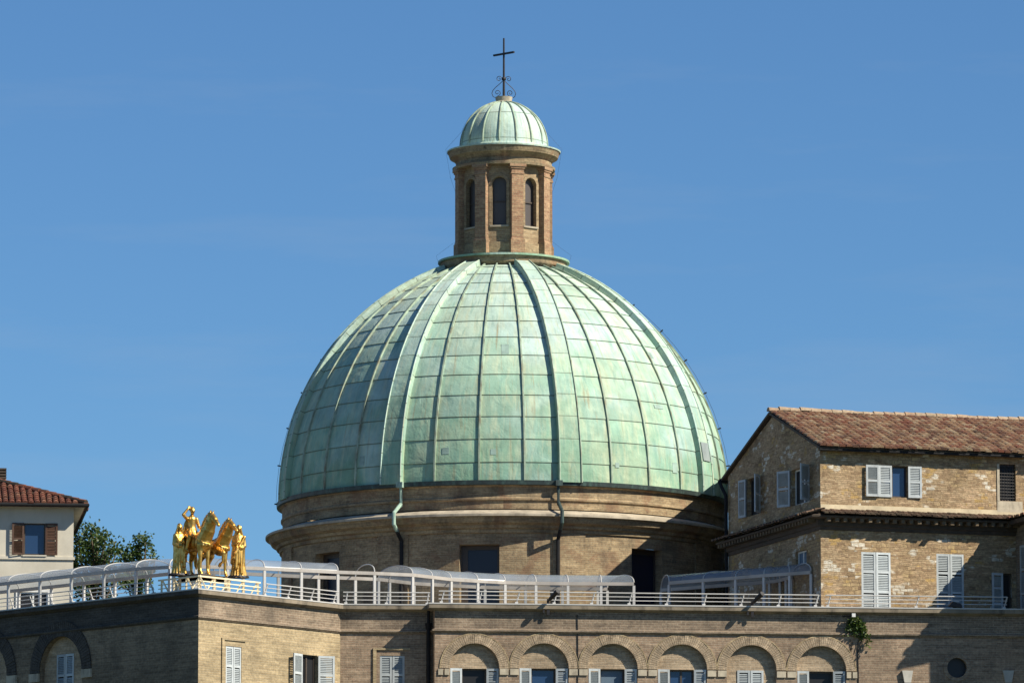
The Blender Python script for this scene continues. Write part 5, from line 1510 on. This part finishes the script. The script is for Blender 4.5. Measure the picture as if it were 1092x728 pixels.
def horse(u, d, yaw, label, sc, raised, head_turn, name="gilded_horse_statue"):
    p = P(u, 610, d); t = thing(name, (p.x, p.y, zd), label, "horse statue", GRP, yaw)
    W = T(p.x, p.y, zd) @ RZ(yaw) @ Matrix.Diagonal((sc,sc,sc,1))
    b = Blob()
    # trunk: deep chest narrowing to the belly, rounded croup
    b.ell((0.42,0,1.10),0.34,0.27,0.35); b.ell((0.05,0,1.12),0.52,0.27,0.29); b.ell((-0.42,0,1.16),0.36,0.28,0.31); b.ell((0.62,0,1.12),0.18,0.22,0.27)
    b.ell((0.30,0,1.32),0.22,0.13,0.14)
    # arched neck and head
    nk = [(0.55,0,1.25),(0.74,0.0,1.50),(0.88,head_turn*0.04,1.74),(0.95,head_turn*0.08,1.93)]
    b.chain(nk, [0.29,0.25,0.205,0.16]); b.chain([(0.42,0,1.38),(0.62,0,1.66),(0.77,head_turn*.04,1.88)], [0.15,0.12,0.09])
    poll = Vector((0.97,head_turn*0.08,1.98)); hd = Vector((0.74, head_turn*0.28, -0.62)).normalized()
    b.cap(poll, poll+hd*0.24, 0.115, 0.115); b.cap(poll+hd*0.24, poll+hd*0.50, 0.10, 0.068); b.cap(poll+hd*0.46, poll+hd*0.55, 0.068, 0.06)
    b.cap(poll+Vector((-0.02,0,-0.06)), poll+hd*0.22+Vector((-0.04,0,-0.05)), 0.10, 0.095)
    side = Vector((-hd.y, hd.x, 0)).normalized()
    for k in (-1,1):
        e = poll+side*k*0.06+Vector((-0.02,0,0.09)); b.cap(e, e+Vector((0.02,k*0.01,0.09)), 0.034, 0.018)
        b.ell(poll+hd*0.17+side*k*0.10+Vector((0.03,0,0.03)),0.03,0.025,0.025); b.ell(poll+hd*0.53+side*k*0.045+Vector((0.03,0,0.02)),0.022,0.018,0.02)
    # hind legs: stifle forward, hock back, upright cannon
    for k, dx in ((-1,0.0),(1,0.20)):
        b.chain([(-0.45,k*0.15,1.12),(-0.32+dx*0.3,k*0.17,0.82),(-0.58+dx,k*0.16,0.54),(-0.55+dx,k*0.16,0.18),(-0.50+dx,k*0.16,0.06)], [0.23,0.145,0.075,0.05,0.055])
        b.chain([(-0.50+dx,k*0.16,0.12),(-0.45+dx,k*0.16,0.03)], [0.055,0.07]); b.cap((-0.46+dx,k*0.16,0.03),(-0.42+dx,k*0.16,0.03),0.065)
    # fore legs: one planted, one lifted with the knee forward
    for k in (-1,1):
        if k == raised:
            b.chain([(0.52,k*0.16,1.0),(0.78,k*0.16,0.84),(0.76,k*0.16,0.52),(0.62,k*0.16,0.44)], [0.14,0.085,0.05,0.058]); b.cap((0.62,k*0.16,0.44),(0.58,k*0.16,0.38),0.062,0.07)
        else:
            b.chain([(0.50,k*0.16,1.0),(0.53,k*0.16,0.62),(0.52,k*0.16,0.20),(0.56,k*0.16,0.09)], [0.14,0.078,0.05,0.055]); b.cap((0.56,k*0.16,0.08),(0.59,k*0.16,0.03),0.058,0.07)
    body = b.make("figure", M['gold'], t, W, 0.022, 3)
    mn = Blob(); 
    for i in range(7):
        q = i/6; c = Vector((0.36,0,1.52))*(1-q) + Vector((0.90,head_turn*0.06,2.08))*q + Vector((-0.05*math.sin(q*3.1),0,0.07*math.sin(q*3.1)))
        mn.ell(c, 0.07, 0.035, 0.10)
        if i: mn.cap(pc_, c, 0.05, 0.05)
        pc_ = c
    mn.cap((0.93,head_turn*.08,2.09),(1.03,head_turn*.1,2.06),0.045,0.03)
    mn.make("mane", M['gold'], body, W, 0.018, 2)
    tl = Blob(); tl.chain([(-0.74,0,1.28),(-0.90,0,1.16),(-0.95,0,0.85),(-0.90,0,0.5),(-0.88,0,0.36)], [0.06,0.07,0.09,0.075,0.03]); tl.make("tail", M['gold'], body, W, 0.02, 2)
    # breast ornament and bridle
    hr = Blob(); hr.chain([(0.50,-0.25,1.28),(0.70,-0.21,1.08),(0.82,0,1.02),(0.70,0.21,1.08),(0.50,0.25,1.28)], [0.035]*5)
    for y_ in (-0.19,-0.1,0,0.1,0.19): hr.ell((0.80-abs(y_)*0.55, y_, 1.0), 0.05, 0.05, 0.07)
    nb = Blob(); nb.chain([poll+hd*0.36+side*0.09, poll+hd*0.36+Vector((0.07,0,0.07)), poll+hd*0.36-side*0.09], [0.018]*3)
    hr.make("harness", M['gold'], body, W, 0.018, 1); nb.make("noseband", M['gold'], body, W, 0.012, 1)
    if raised:
        m = MB(); m.tube([(0.58,raised*0.16,0.0),(0.58,raised*0.16,0.36)], 0.016, 6); m.build("support_rod", M['white_metal'], t, W)
    return t, W
HY = R(-48)
h1, W1 = horse(207.0, 206.5, HY, "ridden gilded horse with its head held higher, beside the left standing figure", 1.04, 0, -0.3)
h2, W2 = horse(226.3, 206.9, HY+R(4), "riderless gilded horse with one foreleg raised on a thin rod, beside the right figure", 0.95, -1, -0.25)

def rider(W, label):
    loc = W @ Vector((0.02,0,1.40)); t = thing("gilded_rider_statue", loc, label, "statue", GRP, HY)
    b = Blob()
    b.ell((0.0,0,1.46),0.17,0.22,0.15); b.chain([(0.0,0,1.46),(0.0,0,1.72),(0.01,0,1.90)], [0.17,0.155,0.17]); b.ell((0.01,0,1.92),0.135,0.215,0.13)
    b.cap((0.01,0,1.98),(0.03,0,2.12),0.062,0.058); b.head((0.05,0,2.22),(1,-0.35,-0.05))
    for k in (-1,1):
        b.chain([(0.02,k*0.14,1.45),(0.30,k*0.33,1.28),(0.18,k*0.36,0.88)], [0.115,0.085,0.055]); b.chain([(0.18,k*0.36,0.86),(0.30,k*0.38,0.80)],[0.05,0.036])
    b.robe([(1.28,0.24,0.33,0.08,0),(1.34,0.23,0.32,0.06,0),(1.5,0.18,0.22,0,0),(1.62,0.16,0.19,0,0)], 11, 0.08)
    # right arm raised by the head, left arm on the reins
    b.chain([(0.0,-0.22,1.95),(0.02,-0.38,2.06),(0.08,-0.22,2.27)], [0.068,0.055,0.04]); b.hand((0.08,-0.22,2.27),(0.05,0.7,0.5),(1,0,0))
    b.chain([(0.0,0.22,1.95),(0.04,0.30,1.68),(0.28,0.16,1.62)], [0.068,0.06,0.042]); b.hand((0.28,0.16,1.62),(0.9,-0.35,0.0),(0,0,1))
    body = b.make("figure", M['gold'], t, W, 0.016, 2)
    h_ = Blob(); h_.ell((0.02,0,2.265),0.105,0.09,0.10); 
    for k in range(9): a = 2*math.pi*k/9; h_.ell((0.02+0.085*math.cos(a)-0.02,0.08*math.sin(a),2.28),0.035,0.035,0.04)
    h_.make("hair", M['gold'], body, W, 0.014, 1)
    ck = Blob(); ck.robe([(1.26,0.10,0.26,-0.2,0),(1.5,0.09,0.25,-0.17,0),(1.8,0.085,0.21,-0.12,0),(1.96,0.07,0.15,-0.08,0)], 9, 0.14); ck.make("cloak", M['gold'], body, W, 0.018, 1)
    return t
rider(W1 @ T(-0.16, 0, 0.02), "gilded rider sitting on the left horse, with one arm raised beside the head")
